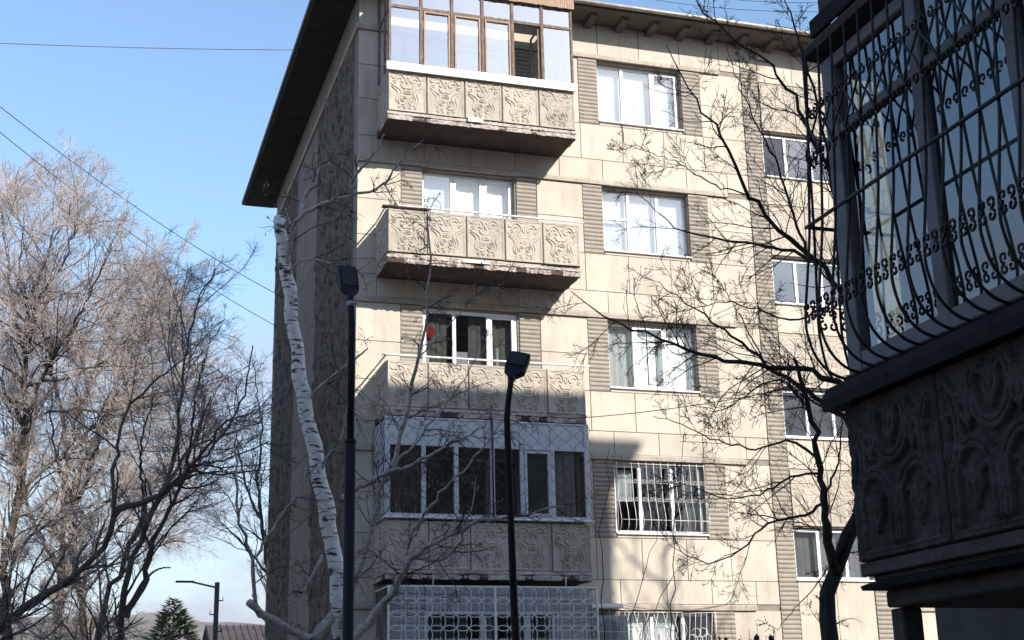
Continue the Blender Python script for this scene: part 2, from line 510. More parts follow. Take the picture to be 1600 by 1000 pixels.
def near_curves():
    out = []
    t = np.linspace(0, 2 * math.pi, 40)
    for cx, cy, rx, ry in ((.5, .80, .20, .23), (.0, .62, .20, .30), (1.0, .62, .20, .30)):
        out.append(np.stack([cx + rx * np.cos(t), cy + ry * np.sin(t)], 1))
        out.append(np.stack([cx + (rx - .045) * np.cos(t), cy + (ry - .045) * np.sin(t)], 1))
    for cx in (.27, .73):
        a = np.linspace(0, math.pi, 24)
        out.append(np.vstack([[(cx + .21, .08)], np.stack([cx + .21 * np.cos(a), .30 + .25 * np.sin(a)], 1), [(cx - .21, .08)]]))
        out.append(np.vstack([[(cx + .165, .08)], np.stack([cx + .165 * np.cos(a), .30 + .205 * np.sin(a)], 1), [(cx - .165, .08)]]))
    leaf = [[(0, -.11), (.06, -.03), (.05, .05), (.09, .07)], [(0, -.11), (-.06, -.03), (-.05, .05), (-.09, .07)], [(0, -.13), (.0, .10)],
            [(0, -.04), (.03, .04), (.0, .09)], [(0, -.04), (-.03, .04), (0, .09)]]
    for cx, cy in ((.5, .82), (.27, .30), (.73, .30), (.02, .64), (.98, .64), (.27, .74), (.73, .74), (.5, .33)):
        for c in leaf:
            out.append(catmull([(cx + a, cy + b) for a, b in c], 5))
    return out

def relief_mesh(name, w, h, nu, nv, curves, material, ridge, width, frame=0.035, thick=0.06, rough=0.004, seed=3, wear=0.6):
    """cast panel: local x across (0..w), z up (0..h), front towards -y at y = 0"""
    us, vs = np.linspace(0, 1, nu), np.linspace(0, 1, nv)
    U, Vv = np.meshgrid(us, vs, indexing='ij')
    H = np.zeros_like(U)
    asp = h / w
    for c in curves:
        lo, hi = c.min(0) - .08, c.max(0) + .08
        mk = (U > lo[0]) & (U < hi[0]) & (Vv > lo[1]) & (Vv < hi[1])
        if not mk.any(): continue
        cc = c.copy(); cc[:, 1] *= asp
        d = seg_dist(U[mk], Vv[mk] * asp, cc)
        H[mk] = np.maximum(H[mk], ridge * np.clip(1.25 - (d / width) ** 2, 0, 1))
    worn = vnoise(U * 3.2, Vv * 3.2, seed + 2) * .6 + vnoise(U * 9, Vv * 9, seed + 5) * .4
    H *= 1 - wear * np.clip((worn - .52) * 3, 0, .75)     # detail filled by paint and weather
    e = np.minimum(np.minimum(U, 1 - U) * w, np.minimum(Vv, 1 - Vv) * h)
    fr = np.clip((0.055 - e) / 0.014, 0, 1)
    groove = np.exp(-((e - 0.030) / 0.006) ** 2) * 0.008
    H = H * np.clip((e - 0.05) / 0.02, 0, 1) + fr * 0.016 - groove
    H += (vnoise(U * 9 * 3, Vv * 9 * 3, seed) - .5) * rough + (vnoise(U * 60, Vv * 60, seed + 1) - .5) * rough * 0.7
    edge = np.clip(e / 0.008, 0, 1)
    chip = np.clip((vnoise(U * 14, Vv * 14, seed + 7) - .66) * 5, 0, 1) * np.clip(1 - e / .05, 0, 1)
    H -= chip * .016 * wear
    Y = -H * edge + (1 - edge) * thick
    V = np.stack([U * w, Y, Vv * h], -1).reshape(-1, 3)
    return grid_mesh(name, V, nu, nv, material, True)

# ------------------------------------------------------------------ ground
def ground():
    n = 41
    g = np.linspace(-1, 1, n)
    g = np.sign(g) * np.abs(g) ** 2.2 * 1500
    X, Y = np.meshgrid(g, g, indexing='ij')
    R = np.hypot(X, Y)
    Z = (vnoise(X / 60, Y / 60, 5) - .5) * np.clip((R - 80) / 300, 0, 1) * 4
    o = link(bpy.data.objects.new("ground", grid_mesh("ground", np.stack([X, Y, Z], -1).reshape(-1, 3), n, n, "ground")))
    tag(o, kind="structure")
    p = MB()
    p.add([(-60, -13.5, .004), (40, -13.5, .004), (40, -9.0, .004), (-60, -9.0, .004)], [(0, 1, 2, 3)])
    tag(p.build("courtyard_road", "asphalt"), kind="structure")
    k = MB(); k.box((-60, -9.0, 0), (40, -8.85, .13), .01); k.box((-60, -13.65, 0), (1.2, -13.5, .13), .01)
    tag(k.build("kerb", "concrete_pole"), kind="structure")
ground()

def hills():
    nx, ny = 140, 18
    xs = np.linspace(-900, 1500, nx); ts = np.linspace(0, 1, ny)
    X, T = np.meshgrid(xs, ts, indexing='ij')
    ridge = 52 + 30 * vnoise(X / 160 + 3, X * 0 + .5, 9) + 12 * vnoise(X / 45, X * 0 + 2.5, 12) + 5 * vnoise(X / 12, X * 0 + 4.5, 13) + 0.02 * X
    prof = np.sin(np.clip(T, 0, .75) / .75 * math.pi / 2) ** 1.2
    Z = ridge * prof * np.where(T > .75, 1 - (T - .75) * 1.5, 1) + (vnoise(X / 30, T * 9, 21) - .5) * 9 * prof - 2
    Y = 650 + T * 520
    o = link(bpy.data.objects.new("hill", grid_mesh("hill", np.stack([X, Y, Z], -1).reshape(-1, 3), nx, ny, "hill", False)))
    tag(o, kind="structure")
hills()

# ------------------------------------------------------------------ the main building
H = 3.0
ZL = [3.8 + H * k for k in range(5)]              # underside of the ledge above each storey's windows
ZTOP = 16.66
XR = 21.0                                         # right-hand end of the building
DEP = 12.15
bld = empty("apartment_building", (0, 0, 0))
tag(bld, "sunlit five-storey beige apartment block with ornamental balconies", "building")

BAL_X0, BAL_X1, BAL_D = 0.40, 4.38, 1.05
MW = (5.345, 7.337)                               # main windows
BW = (1.37, 3.36)                                 # windows behind the balconies
SW = (9.31, 11.10)                                # stair windows
RIB = [(0.912, 1.352), (3.40, 3.83), (4.887, 5.325), (7.357, 7.818)]
holes = []
for k in range(5):
    z = ZL[k]
    holes.append((BW[0], BW[1], z - 1.475, z - 0.045))
    holes.append((2.70, BW[1], z - 2.30, z - 1.475))
    holes.append((MW[0], MW[1], z - 1.475, z - 0.045))
    holes.append((13.1, 15.1, z - 1.475, z - 0.045))
for k in range(4):
    holes.append((SW[0], SW[1], 4.43 + H * k, 5.52 + H * k))

def wall_sheet(x0, x1, z0, z1, holes, y, depth):
    xs = sorted({x0, x1, *[h[0] for h in holes], *[h[1] for h in holes]})
    zs = sorted({z0, z1, *[h[2] for h in holes], *[h[3] for h in holes]})
    mb = MB()
    for a, b in zip(xs[:-1], xs[1:]):
        for c, d in zip(zs[:-1], zs[1:]):
            mx, mz = (a + b) / 2, (c + d) / 2
            if any(h[0] < mx < h[1] and h[2] < mz < h[3] for h in holes): continue
            mb.add([(a, y, c), (b, y, c), (b, y, d), (a, y, d)], [(0, 1, 2, 3)])
    for h in holes:
        a, b, c, d = h
        for p, q in (((a, c), (a, d)), ((b, d), (b, c)), ((a, d), (b, d)), ((b, c), (a, c))):
            mx, mz = (p[0] + q[0]) / 2, (p[1] + q[1]) / 2
            if any(g is not h and g[0] - .01 < mx < g[1] + .01 and g[2] - .01 < mz < g[3] + .01 for g in holes): continue
            mb.add([(p[0], y, p[1]), (q[0], y, q[1]), (q[0], y + depth, q[1]), (p[0], y + depth, p[1])], [(0, 1, 2, 3)])
    return mb

fw = wall_sheet(0.02, XR, 0, ZTOP, holes, 0.02, 0.30).build("facade_wall", "wall_core", bld)
sh = MB()
sh.add([(XR, 0.02, 0), (XR, DEP, 0), (XR, DEP, ZTOP), (XR, 0.02, ZTOP)], [(0, 1, 2, 3)])
sh.add([(0.02, DEP, 0), (XR, DEP, 0), (XR, DEP, ZTOP), (0.02, DEP, ZTOP)], [(3, 2, 1, 0)])
sh.build("rear_wall", "tile", bld)
ew = MB()
ew.add([(0.02, 0.02, 0), (0.02, DEP, 0), (0.02, DEP, ZTOP), (0.02, 0.02, ZTOP)], [(3, 2, 1, 0)])
ew = ew.build("end_wall", "wall_core", bld)

TILES = {}
GAP = 0.006
def tile(x0, x1, z0, z1, parent=fw):
    if x1 - x0 < 0.05: return
    dims = (x1 - x0 - 2 * GAP, 0.03, z1 - z0 - 2 * GAP)
    o = bpy.data.objects.new("wall_tile", cached_box(TILES, dims, 0.004, "wall_tile", "tile"))
    o.location = (x0 + GAP, random.uniform(-.0025, .0025), z0 + GAP)
    link(o, parent)

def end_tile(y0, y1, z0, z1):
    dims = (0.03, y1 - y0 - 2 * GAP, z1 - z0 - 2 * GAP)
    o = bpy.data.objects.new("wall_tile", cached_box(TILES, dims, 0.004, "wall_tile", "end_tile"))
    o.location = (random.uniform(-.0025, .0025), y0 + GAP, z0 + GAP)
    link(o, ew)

def row(xs, z0, z1, lo=0.0, hi=XR, skip=()):
    xs = [lo] + [x for x in xs if lo + .15 < x < hi - .15] + [hi]
    for a, b in zip(xs[:-1], xs[1:]):
        tile(a, b, z0, z1)

ST0, ST1 = 8.87, 11.54                            # stair bay with its two ribbed strips
for k in range(-1, 5):
    zl = 3.8 + H * k
    jA = [4.381 + 0.992 * i for i in range(-5, 18)]
    jB = [4.893 + 0.98 * i for i in range(-5, 18)]
    top = k == 4
    for lo, hi in ((0.0, ST0), (ST1, XR)):
        if k >= 0:
            row(jA, zl + 0.12, zl + (0.59 if not top else ZTOP - zl), lo, hi)
        if not top:
            row(jB, max(zl + 0.59, 0), zl + 1.42, lo, hi)
    if top: continue
    z0, z1, zm = zl + 1.42, zl + H, zl + H - 0.80
    for a, b in ((0.0, 0.912), (3.85, 4.887), (7.818, ST0), (ST1, 12.6), (15.6, 18.0), (18.0, XR)):
        tile(a, b, z0, zm); tile(a, b, zm, z1)
# cladding above and between the stair windows
for k in range(4):
    zt = 5.52 + H * k
    zn = 4.43 + H * (k + 1) if k < 3 else ZTOP
    tile(SW[0], 10.2, zt + 1.24, zn); tile(10.2, SW[1], zt + 1.24, zn)
for a, b in ((SW[0], 10.2), (10.2, SW[1])):
    tile(a, b, 0.3, 2.2); tile(a, b, 2.2, 4.43)

# ribbed precast strips beside the windows (one cast piece each)
RIBM = {}
def ribbed(x0, x1, z0, z1, parent=fw):
    key = (round(x1 - x0, 3), round(z1 - z0, 3))
    if key not in RIBM:
        w, h = key
        pitch = 0.092
        n = max(2, round(h / pitch)); p = h / n
        prof = []
        for i in range(n):
            b = i * p
            prof += [(0.010, b + p * .02), (-0.014, b + p * .34), (-0.019, b + p * .60), (-0.015, b + p * .84), (0.010, b + p * .98)]
        mb = MB()
        v, f = [], []
        for y, z in prof:
            v += [(0, y, z), (w, y, z)]
        for i in range(len(prof) - 1):
            f.append((2 * i, 2 * i + 1, 2 * i + 3, 2 * i + 2))
        mb.add(v, f)
        for X, s in ((0, 1), (w, -1)):
            vv = [(X, 0.03, 0), (X, 0.03, h)] + [(X, y, z) for y, z in prof]
            for i in range(len(prof) - 1):
                z0_, z1_ = prof[i][1], prof[i + 1][1]
                q = [(X, prof[i][0], z0_), (X, prof[i + 1][0], z1_), (X, 0.03, z1_), (X, 0.03, z0_)]
                mb.add(q if s > 0 else q[::-1], [(0, 1, 2, 3)])
        RIBM[key] = mb.mesh("ribbed_panel", "ribbed")
    o = bpy.data.objects.new("ribbed_panel", RIBM[key])
    o.location = (x0, -0.004, z0)
    return link(o, parent)

for k in range(5):
    z = ZL[k]
    for a, b in RIB:
        ribbed(a, b, z - 1.58, z - 0.004)
    ribbed(12.62, 13.08, z - 1.58, z - 0.004); ribbed(15.12, 15.58, z - 1.58, z - 0.004)
    # sill-height fillers under the windows down to the row below
    tile(BW[0], 2.68, z - 1.58, z - 1.50); tile(MW[0], MW[1], z - 1.58, z - 1.50); tile(13.1, 15.1, z - 1.58, z - 1.50)
for a, b in ((8.88, 9.295), (11.115, 11.53)):
    for k in range(-1, 5):
        z0 = max(0.6, 3.8 + H * k); z1 = min(3.8 + H * (k + 1), 16.05)
        if z1 - z0 > 0.2:
            ribbed(a, b, z0 + .006, z1 - .006)
tile(8.88, 9.295, 16.05, ZTOP); tile(11.115, 11.53, 16.05, ZTOP)

# ledges: one run per storey, round the corner on the end wall at the top
for k in range(5):
    m = MB()
    zl = ZL[k]
    pts = [(-0.055, zl), (-0.055, zl + .085), (-0.03, zl + .116), (0.025, zl + .116), (0.025, zl)]
    v, f = [], []
    xs = np.linspace(-0.05 if k == 4 else 0.0, 8.32, 30)
    for i, x in enumerate(xs):
        j = random.uniform(-.004, .004)
        v += [(x, y + (j if y < -.04 else 0), z + (j if z > zl else j * .6)) for y, z in pts]
    for i in range(len(xs) - 1):
        for q in range(5):
            r = (q + 1) % 5
            f.append((i * 5 + q, i * 5 + r, i * 5 + 5 + r, i * 5 + 5 + q))
    f += [tuple(range(5))[::-1], tuple((len(xs) - 1) * 5 + q for q in range(5))]
    m.add(v, f)
    o = m.build("ledge", "ledge", fw); fix_normals(o.data)
    m = MB(); m.box((11.9, -.05, zl), (XR, .025, zl + .112), .006)
    m.build("ledge", "ledge", fw)
m = MB(); m.box((-0.055, -0.05, ZL[4]), (0.025, DEP + .03, ZL[4] + .114), .006)
m.build("ledge", "ledge", ew)

# end wall: smooth strips of slabs, rough strips of hacked concrete
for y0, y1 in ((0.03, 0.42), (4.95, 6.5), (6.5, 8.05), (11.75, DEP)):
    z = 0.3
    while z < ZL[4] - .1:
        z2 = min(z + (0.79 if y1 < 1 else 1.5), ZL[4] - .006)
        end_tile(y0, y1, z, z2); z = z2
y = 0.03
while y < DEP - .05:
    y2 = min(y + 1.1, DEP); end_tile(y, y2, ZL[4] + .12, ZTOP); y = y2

def worley(Y, Z, cy, cz, seed):
    """height of split stone faces: every cell has its own level and tilt"""
    r = np.random.default_rng(seed); J = r.random((128, 128, 5))
    u, v = Y / cy, Z / cz
    iu, iv = np.floor(u).astype(int), np.floor(v).astype(int)
    best = np.full(u.shape, 9.0); hh = np.zeros(u.shape)
    for du in (-1, 0, 1):
        for dv in (-1, 0, 1):
            c = J[(iu + du) % 128, (iv + dv) % 128]
            pu, pv = iu + du + c[..., 0], iv + dv + c[..., 1]
            d = np.hypot(u - pu, v - pv)
            k = d < best
            best = np.where(k, d, best)
            hh = np.where(k, c[..., 2] + (c[..., 3] - .5) * (u - pu) * 1.2 + (c[..., 4] - .5) * (v - pv) * 1.2 - d * .35, hh)
    return hh

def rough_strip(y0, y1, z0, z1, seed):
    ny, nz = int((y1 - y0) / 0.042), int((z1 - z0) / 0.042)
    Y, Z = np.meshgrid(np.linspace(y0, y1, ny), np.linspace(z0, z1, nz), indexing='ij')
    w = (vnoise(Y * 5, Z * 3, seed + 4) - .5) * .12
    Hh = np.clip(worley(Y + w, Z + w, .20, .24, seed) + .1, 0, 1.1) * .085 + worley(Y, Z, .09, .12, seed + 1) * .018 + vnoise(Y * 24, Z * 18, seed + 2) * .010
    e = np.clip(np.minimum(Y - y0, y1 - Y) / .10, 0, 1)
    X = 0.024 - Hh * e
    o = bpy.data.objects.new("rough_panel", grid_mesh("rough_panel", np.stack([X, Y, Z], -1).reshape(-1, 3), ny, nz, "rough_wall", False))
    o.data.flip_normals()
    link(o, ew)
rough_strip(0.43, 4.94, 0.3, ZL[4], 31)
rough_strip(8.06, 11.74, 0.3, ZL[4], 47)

# roof with its overhang, brackets, gutter
ro = MB()
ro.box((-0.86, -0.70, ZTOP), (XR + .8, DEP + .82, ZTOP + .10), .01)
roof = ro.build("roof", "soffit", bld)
m = MB()
zt = ZTOP + .104
m.add([(-.9, -.74, zt), (XR + .84, -.74, zt), (XR + .84, DEP + .86, zt), (-.9, DEP + .86, zt),
       (6, DEP / 2, zt + 1.1), (XR - 6, DEP / 2, zt + 1.1)], [(0, 1, 5, 4), (1, 2, 5), (2, 3, 4, 5), (3, 0, 4), (3, 2, 1, 0)])
m.build("roof_sheet", "roof_metal", roof)
m = MB()
m.box((-.93, -.78, ZTOP + .03), (-.865, DEP + .9, ZTOP + .15), .012)
m.box((-.93, DEP + .825, ZTOP + .03), (XR + .8, DEP + .9, ZTOP + .15), .012)
m.build("fascia", "roof_metal", roof)
m = MB()
m.tube([(-.86, -.77, ZTOP + .075), (8, -.775, ZTOP + .085), (XR + .8, -.77, ZTOP + .08)], 0.055, 8)
m.build("gutter", "gutter", roof)
BRK = MB().prism([(-.52, -.004), (.0, -.004), (.0, -.13), (-.46, -.075), (-.52, -.075)], 0, .17, 'x').mesh("bracket", "soffit")
yy = -.69
while yy < DEP + .78:
    y2 = min(yy + .60, DEP + .80)
    m = MB(); m.box((-.855, yy + .004, ZTOP - .022 + random.uniform(-.004, .004)), (-.004, y2 - .004, ZTOP - .003), .003); m.build("soffit_board", "soffit_shade", roof); yy = y2  # boards added under the end overhang, their near-black colour stands for its shade
x = 0.6
while x < XR - .3:
    o = bpy.data.objects.new("bracket", BRK); o.location = (x, 0.02, ZTOP); link(o, roof); x += 0.742
m = MB()
a = np.linspace(0, 2 * math.pi, 17)
px, pz = 10.0, ZTOP + .62
for (r0, z0), (r1, z1) in (((.06, 0), (.40, -.03)), ((.40, -.03), (.40, .05)), ((.40, .05), (.10, .17))):
    for i in range(16):
        m.add([(px + r0 * math.cos(a[i]), .6 + r0 * math.sin(a[i]), pz + z0), (px + r0 * math.cos(a[i + 1]), .6 + r0 * math.sin(a[i + 1]), pz + z0),
               (px + r1 * math.cos(a[i + 1]), .6 + r1 * math.sin(a[i + 1]), pz + z1), (px + r1 * math.cos(a[i]), .6 + r1 * math.sin(a[i]), pz + z1)], [(0, 1, 2, 3)])
m.tube([(px, .6, ZTOP), (px, .6, pz + .1)], .11, 10)
m.build("vent_cowl", "rust", roof)

# ---- windows
def window(x0, x1, z0, z1, sashes, y=0.14, frame="pvc", pane="pane_glass", curtain=None, room="room", door=None, transom=None,
           sill=True, fw_=0.055, curtains=None, deep=2.2, openings=(), parent=bld, name="window"):
    """frame (part) with pane, curtain, sill and room as sub-parts. sashes: fractions of the width; door: index of a sash that goes down"""
    m = MB()
    y1 = y + 0.07
    m.box((x0, y, z0), (x0 + fw_, y1, z1), .006); m.box((x1 - fw_, y, z0), (x1, y1, z1), .006)
    m.box((x0 + fw_, y + .002, z1 - fw_), (x1 - fw_, y1 - .002, z1), .006)
    m.box((x0 + fw_, y + .002, z0), (x1 - fw_, y1 - .002, z0 + fw_), .006)
    cuts = [x0] + [x0 + (x1 - x0) * s for s in np.cumsum(sashes)]
    cuts[-1] = x1
    panes = []
    for i, (a, b) in enumerate(zip(cuts[:-1], cuts[1:])):
        if i: m.box((a - .035, y - .004, z0 + fw_), (a + .035, y1 - .004, z1 - fw_), .006)
        la, lb = a + (fw_ if i == 0 else .035), b - (fw_ if i == len(sashes) - 1 else .035)
        za, zb = z0 + fw_, z1 - fw_
        if i in openings:                         # an opening sash has its own inner frame
            s = .045
            m.box((la, y - .012, za), (la + s, y1 - .01, zb), .006); m.box((lb - s, y - .012, za), (lb, y1 - .01, zb), .006)
            m.box((la + s, y - .010, zb - s), (lb - s, y1 - .012, zb), .006); m.box((la + s, y - .010, za), (lb - s, y1 - .012, za + s), .006)
            la, lb, za, zb = la + s, lb - s, za + s, zb - s
        if transom and i in transom:
            zt_ = za + (zb - za) * transom[i]
            m.box((la, y + .004, zt_ - .025), (lb, y1 - .006, zt_ + .025), .005)
            panes += [(la, lb, za, zt_ - .025, i), (la, lb, zt_ + .025, zb, i)]
        else:
            panes.append((la, lb, za, zb, i))
    fr = m.build(name, frame, parent)
    for la, lb, za, zb, i in panes:
        pm = pane if isinstance(pane, str) else pane[i]
        tl = random.uniform(-.003, .003)
        q = MB()
        q.add([(la - .004, y + .030 + tl, za - .004), (lb + .004, y + .030 - tl, za - .004), (lb + .004, y + .030 - tl * .4, zb + .004), (la - .004, y + .030 + tl * .6, zb + .004)], [(0, 1, 2, 3)])
        q.build("pane", pm, fr)
    if sill:
        s = MB(); s.box((x0 - .02, -.05, z0 - .035), (x1 + .02, y + .02, z0 - .003), .006)
        s.build("sill", "white_paint", fr)
    for cx0, cx1, cz0, cz1, cm, fold in (curtains or []):
        n = max(8, int((cx1 - cx0) / .022))
        xs = np.linspace(cx0, cx1, n)
        ph = random.uniform(0, 6)
        ys = y + .17 + fold * (np.sin(xs * 46 + ph + 2 * np.sin(xs * 7)) + .5 * np.sin(xs * 83 + ph))
        V = np.concatenate([np.stack([xs, ys, np.full(n, cz0)], 1)[:, None], np.stack([xs, ys, np.full(n, cz1)], 1)[:, None]], 1).reshape(-1, 3)
        link(bpy.data.objects.new("curtain", grid_mesh("curtain", V, n, 2, cm)), fr)
    r = MB()
    a, b, c, d = x0 - .5, x1 + .5, z0 - .95, z1 + .15
    ya, yb = 0.325, 0.325 + deep
    for q in ([(a, ya, c), (a, yb, c), (a, yb, d), (a, ya, d)], [(b, ya, d), (b, yb, d), (b, yb, c), (b, ya, c)],
              [(a, yb, c), (b, yb, c), (b, yb, d), (a, yb, d)], [(a, ya, d), (a, yb, d), (b, yb, d), (b, ya, d)], [(a, yb, c), (a, ya, c), (b, ya, c), (b, yb, c)]):
        r.add(q, [(0, 1, 2, 3)])
    r.build("room", room, fr)
    return fr

Z0, Z1 = -1.475, -0.045
def W(k): return ZL[k] + Z0, ZL[k] + Z1
a, b = MW
w3 = (0.315, 0.355, 0.33)
z0, z1 = W(4); window(a, b, z0, z1, w3, pane="pane_sky", openings=(2,), curtains=[(a, b, z0 - .1, z1, "curtain_white", .012)])
z0, z1 = W(3); window(a, b, z0, z1, (0.32, 0.34, 0.34), pane="pane_sky", transom={0: .55}, curtains=[(a, b, z0 - .1, z1, "curtain_white", .006)])
z0, z1 = W(2); window(a, b, z0, z1, w3, pane={0: "pane_sky", 1: "pane_glass", 2: "pane_glass"}, openings=(1,), curtains=[(a, a + .62, z0 - .1, z1, "curtain_white", .014), (a + .63, a + .98, z0 - .1, z1, "curtain_white", .008), (a + 1.0, b, z0 - .1, z1, "curtain_white", .014)], room="room_light")
z0, z1 = W(1); window(a, b, z0, z1, (0.30, 0.36, 0.34), pane="pane_dark", fw_=.07, curtains=[(a, a + .55, z1 - .75, z1 - .1, "curtain_white", .02), (a + 1.62, b - .05, z0 - .1, z1, "curtain_grey", .02)])
z0, z1 = W(0); window(a, b, z0, z1, (0.36, 0.34, 0.30), pane="pane_glass", curtains=[(a, a + 1.28, z0 - .1, z1 - .05, "curtain_white", .016)])
a, b = BW
z0, z1 = W(4); window(a, b, z0, z1, (.33, .34, .33), pane="pane_dark", frame="white_paint", curtains=[(a, a + .9, z0, z1, "curtain_white", .02)])
z0, z1 = W(3); window(a, b, z0, z1, (.33, .34, .33), pane={0: "pane_sky", 1: "pane_glass", 2: "pane_glass"}, transom={0: .32}, openings=(1, 2), curtains=[(a, b, z0, z1, "curtain_white", .004)])
z0, z1 = W(2); window(a, b, z0, z1, (.33, .36, .31), pane="pane_grey", fw_=.075, openings=(2,), y=0.06,
                      curtains=[(a + .1, a + .55, z0, z1, "curtain_grey", .015), (a + 1.0, b - .1, z0, z1, "curtain_grey", .015), (a + .72, a + .98, z0, z0 + .62, "curtain_white", .003), (a + 1.56, a + 1.64, z0, z0 + .75, "curtain_white", .003)])
z0, z1 = W(1); window(a, b, z0, z1, (.33, .34, .33), pane="pane_dark", frame="white_paint", curtains=[(a, a + .6, z0, z1, "curtain_grey", .02)])
z0, z1 = W(0); window(a, b, z0, z1, (.33, .34, .33), pane="pane_dark", frame="white_paint", curtains=[(a, a + .62, z0, z1, "curtain_teal", .02), (a + 1.4, b, z0, z1, "curtain_teal", .02)])
for k in range(5):                                # balcony doors under the right-hand sash
    m = MB(); zz0, zz1 = ZL[k] - 2.30, ZL[k] - 1.478
    m.box((2.70, .15, zz0), (2.78, .21, zz1), .006); m.box((3.28, .15, zz0), (3.36, .21, zz1), .006); m.box((2.78, .152, zz0), (3.28, .208, zz0 + .1), .006)
    m.box((2.78, .165, zz0 + .1), (3.28, .195, zz1))
    m.build("balcony_door", "pvc", bld)
for k in range(4):
    cu = [(SW[0], SW[1], 4.4 + H * k, 5.5 + H * k, "curtain_grey", .01)] if k == 0 else None
    window(SW[0], SW[1], 4.44 + H * k, 5.50 + H * k, (.34, .36, .30), y=.10, pane={0: "pane_dark" if k in (0, 3) else "pane_sky", 1: "pane_sky", 2: "pane_sky"} if k != 1 else "pane_glass",
           curtains=cu, room="room_light" if k in (1, 2) else "room", deep=3, fw_=.06)
for k in range(5):
    z0, z1 = W(k); window(13.1, 15.1, z0, z1, w3, pane="pane_sky", curtains=[(13.1, 15.1, z0, z1, "curtain_white", .012)])
m = MB(); m.box((10.05, .095, 4.56), (10.20, .10, 4.63)); m.build("window_sticker", "white_board", bld)
m = MB()
t = np.linspace(0, 2 * math.pi, 14, endpoint=False)
m.add([(1.56 + .10 * math.cos(q) * (1 + .3 * math.sin(3 * q)), .165, 9.30 + .12 * math.sin(q)) for q in t], [tuple(range(14))])
m.build("red_ornament", "red_cloth", bld)

# ---- balconies
RELS = [relief_mesh("relief_panel", 0.786, 0.90, 120, 134, relief_curves(), "relief", 0.021, 0.0135, seed=3 + 5 * q, wear=.8) for q in range(5)]
REL_SIDE = relief_mesh("relief_panel", 0.98, 0.90, 80, 80, relief_curves(), "relief", 0.024, 0.0145, seed=8)
STAIRP = relief_mesh("relief_panel", 0.885, 1.20, 90, 110, relief_curves(), "relief", 0.018, 0.014, seed=12)
for k in range(4):
    for i in range(2):
        o = bpy.data.objects.new("relief_panel", STAIRP); o.location = (SW[0] + .004 + i * .893, -.006, 5.54 + H * k); link(o, fw)

def slab(z, name="balcony", rag=0.012):
    """concrete slab with a two-step crumbling edge"""
    m = MB()
    x0, x1, d = BAL_X0 - .02, BAL_X1 + .02, BAL_D + .02
    prof = [(0.0, 0.0, .015), (-.012, .075, .012), (.022, .082, .006), (.022, .10, .006), (.0, .108, .008), (.0, .165, .006)]
    n = 90
    loop = [(x0, 0.02)] + [(x0, -d * i / 12) for i in range(1, 12)] + [(x0 + (x1 - x0) * i / n, -d) for i in range(n + 1)] + [(x1, -d + d * i / 12) for i in range(1, 12)] + [(x1, 0.02)]
    L = len(loop); v = []
    cx, cy = (x0 + x1) / 2, -d / 2
    r = np.random.default_rng(int(z * 10))
    chunk = np.repeat(r.random(L // 4 + 1), 4)[:L]
    for off, dz, rg in prof:
        for i, (x, y) in enumerate(loop):
            j = r.normal(0, rg) * (rag / .012)
            bite = (0.035 if chunk[i] > .78 else 0) * (rag / .012) * (1 if dz < .09 else 0)
            sx = 1 if x <= x0 + 1e-6 else -1 if x >= x1 - 1e-6 else 0
            sy = 1 if y <= -d + 1e-6 else 0
            o_ = off + abs(j) + bite
            v.append((x + sx * o_, y + sy * o_, z + dz + (r.normal(0, .004) + (bite * .8 if dz == 0 else 0)) * (rag / .012)))
    f = []
    for q in range(len(prof) - 1):
        for i in range(L - 1):
            f.append((q * L + i, q * L + i + 1, (q + 1) * L + i + 1, (q + 1) * L + i))
    m.add(v, f)
    edge = m
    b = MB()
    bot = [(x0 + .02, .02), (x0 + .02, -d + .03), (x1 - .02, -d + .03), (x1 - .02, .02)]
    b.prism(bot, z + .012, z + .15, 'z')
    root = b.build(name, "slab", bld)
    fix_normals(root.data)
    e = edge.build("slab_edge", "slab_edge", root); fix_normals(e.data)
    return root

def panels(root, zb, skip=(), drop=None):
    x = BAL_X0
    for i in range(5):
        o = bpy.data.objects.new("relief_panel", RELS[(i * 2 + int(zb)) % 5])
        o.location = (x + .005, -BAL_D - .005 + random.uniform(-.004, .004), zb + random.uniform(-.006, .006))
        o.rotation_euler = (random.uniform(-.006, .006), random.uniform(-.004, .004), 0)
        link(o, root); x += 0.797
    for s in (0, 1):
        o = bpy.data.objects.new("relief_panel", REL_SIDE)
        if s == 0:
            o.location = (BAL_X0 - .002, -.03, zb); o.rotation_euler = (0, 0, -math.pi / 2)
        else:
            o.location = (BAL_X1 + .002, -1.01, zb); o.rotation_euler = (0, 0, math.pi / 2)
        link(o, root)
    m = MB()                                      # plain backs of the cast panels
    m.box((BAL_X0 + .05, -BAL_D + .03, zb + .01), (BAL_X1 - .05, -BAL_D + .06, zb + .88))
    m.box((BAL_X0 + .03, -BAL_D + .06, zb + .01), (BAL_X0 + .06, -.01, zb + .88))
    m.box((BAL_X1 - .06, -BAL_D + .06, zb + .01), (BAL_X1 - .03, -.01, zb + .88))
    m.build("panel_backing", "relief", root)

SLB = [4.25, 7.28, 10.30, 13.32]
def handrail(root, z, sag=0.0):
    m = MB()
    x0, x1 = BAL_X0 - .10, BAL_X1 + .10
    xs = np.linspace(x0, x1, 12)
    m.tube([(x, -BAL_D - .02, z + sag * math.sin((x - x0) / (x1 - x0) * 3.1)) for x in xs], .021, 8)
    m.tube([(BAL_X0 - .02, -BAL_D - .02, z), (BAL_X0 - .02, 0.03, z - .01)], .018, 6)
    for x in (BAL_X0 + .03, BAL_X0 + .8, BAL_X0 + 1.6, BAL_X0 + 2.4, BAL_X0 + 3.2, BAL_X1 - .03):
        m.tube([(x, -BAL_D + .02, z - .16), (x, -BAL_D - .015, z)], .009, 5)
    m.build("handrail", "white_iron", root)

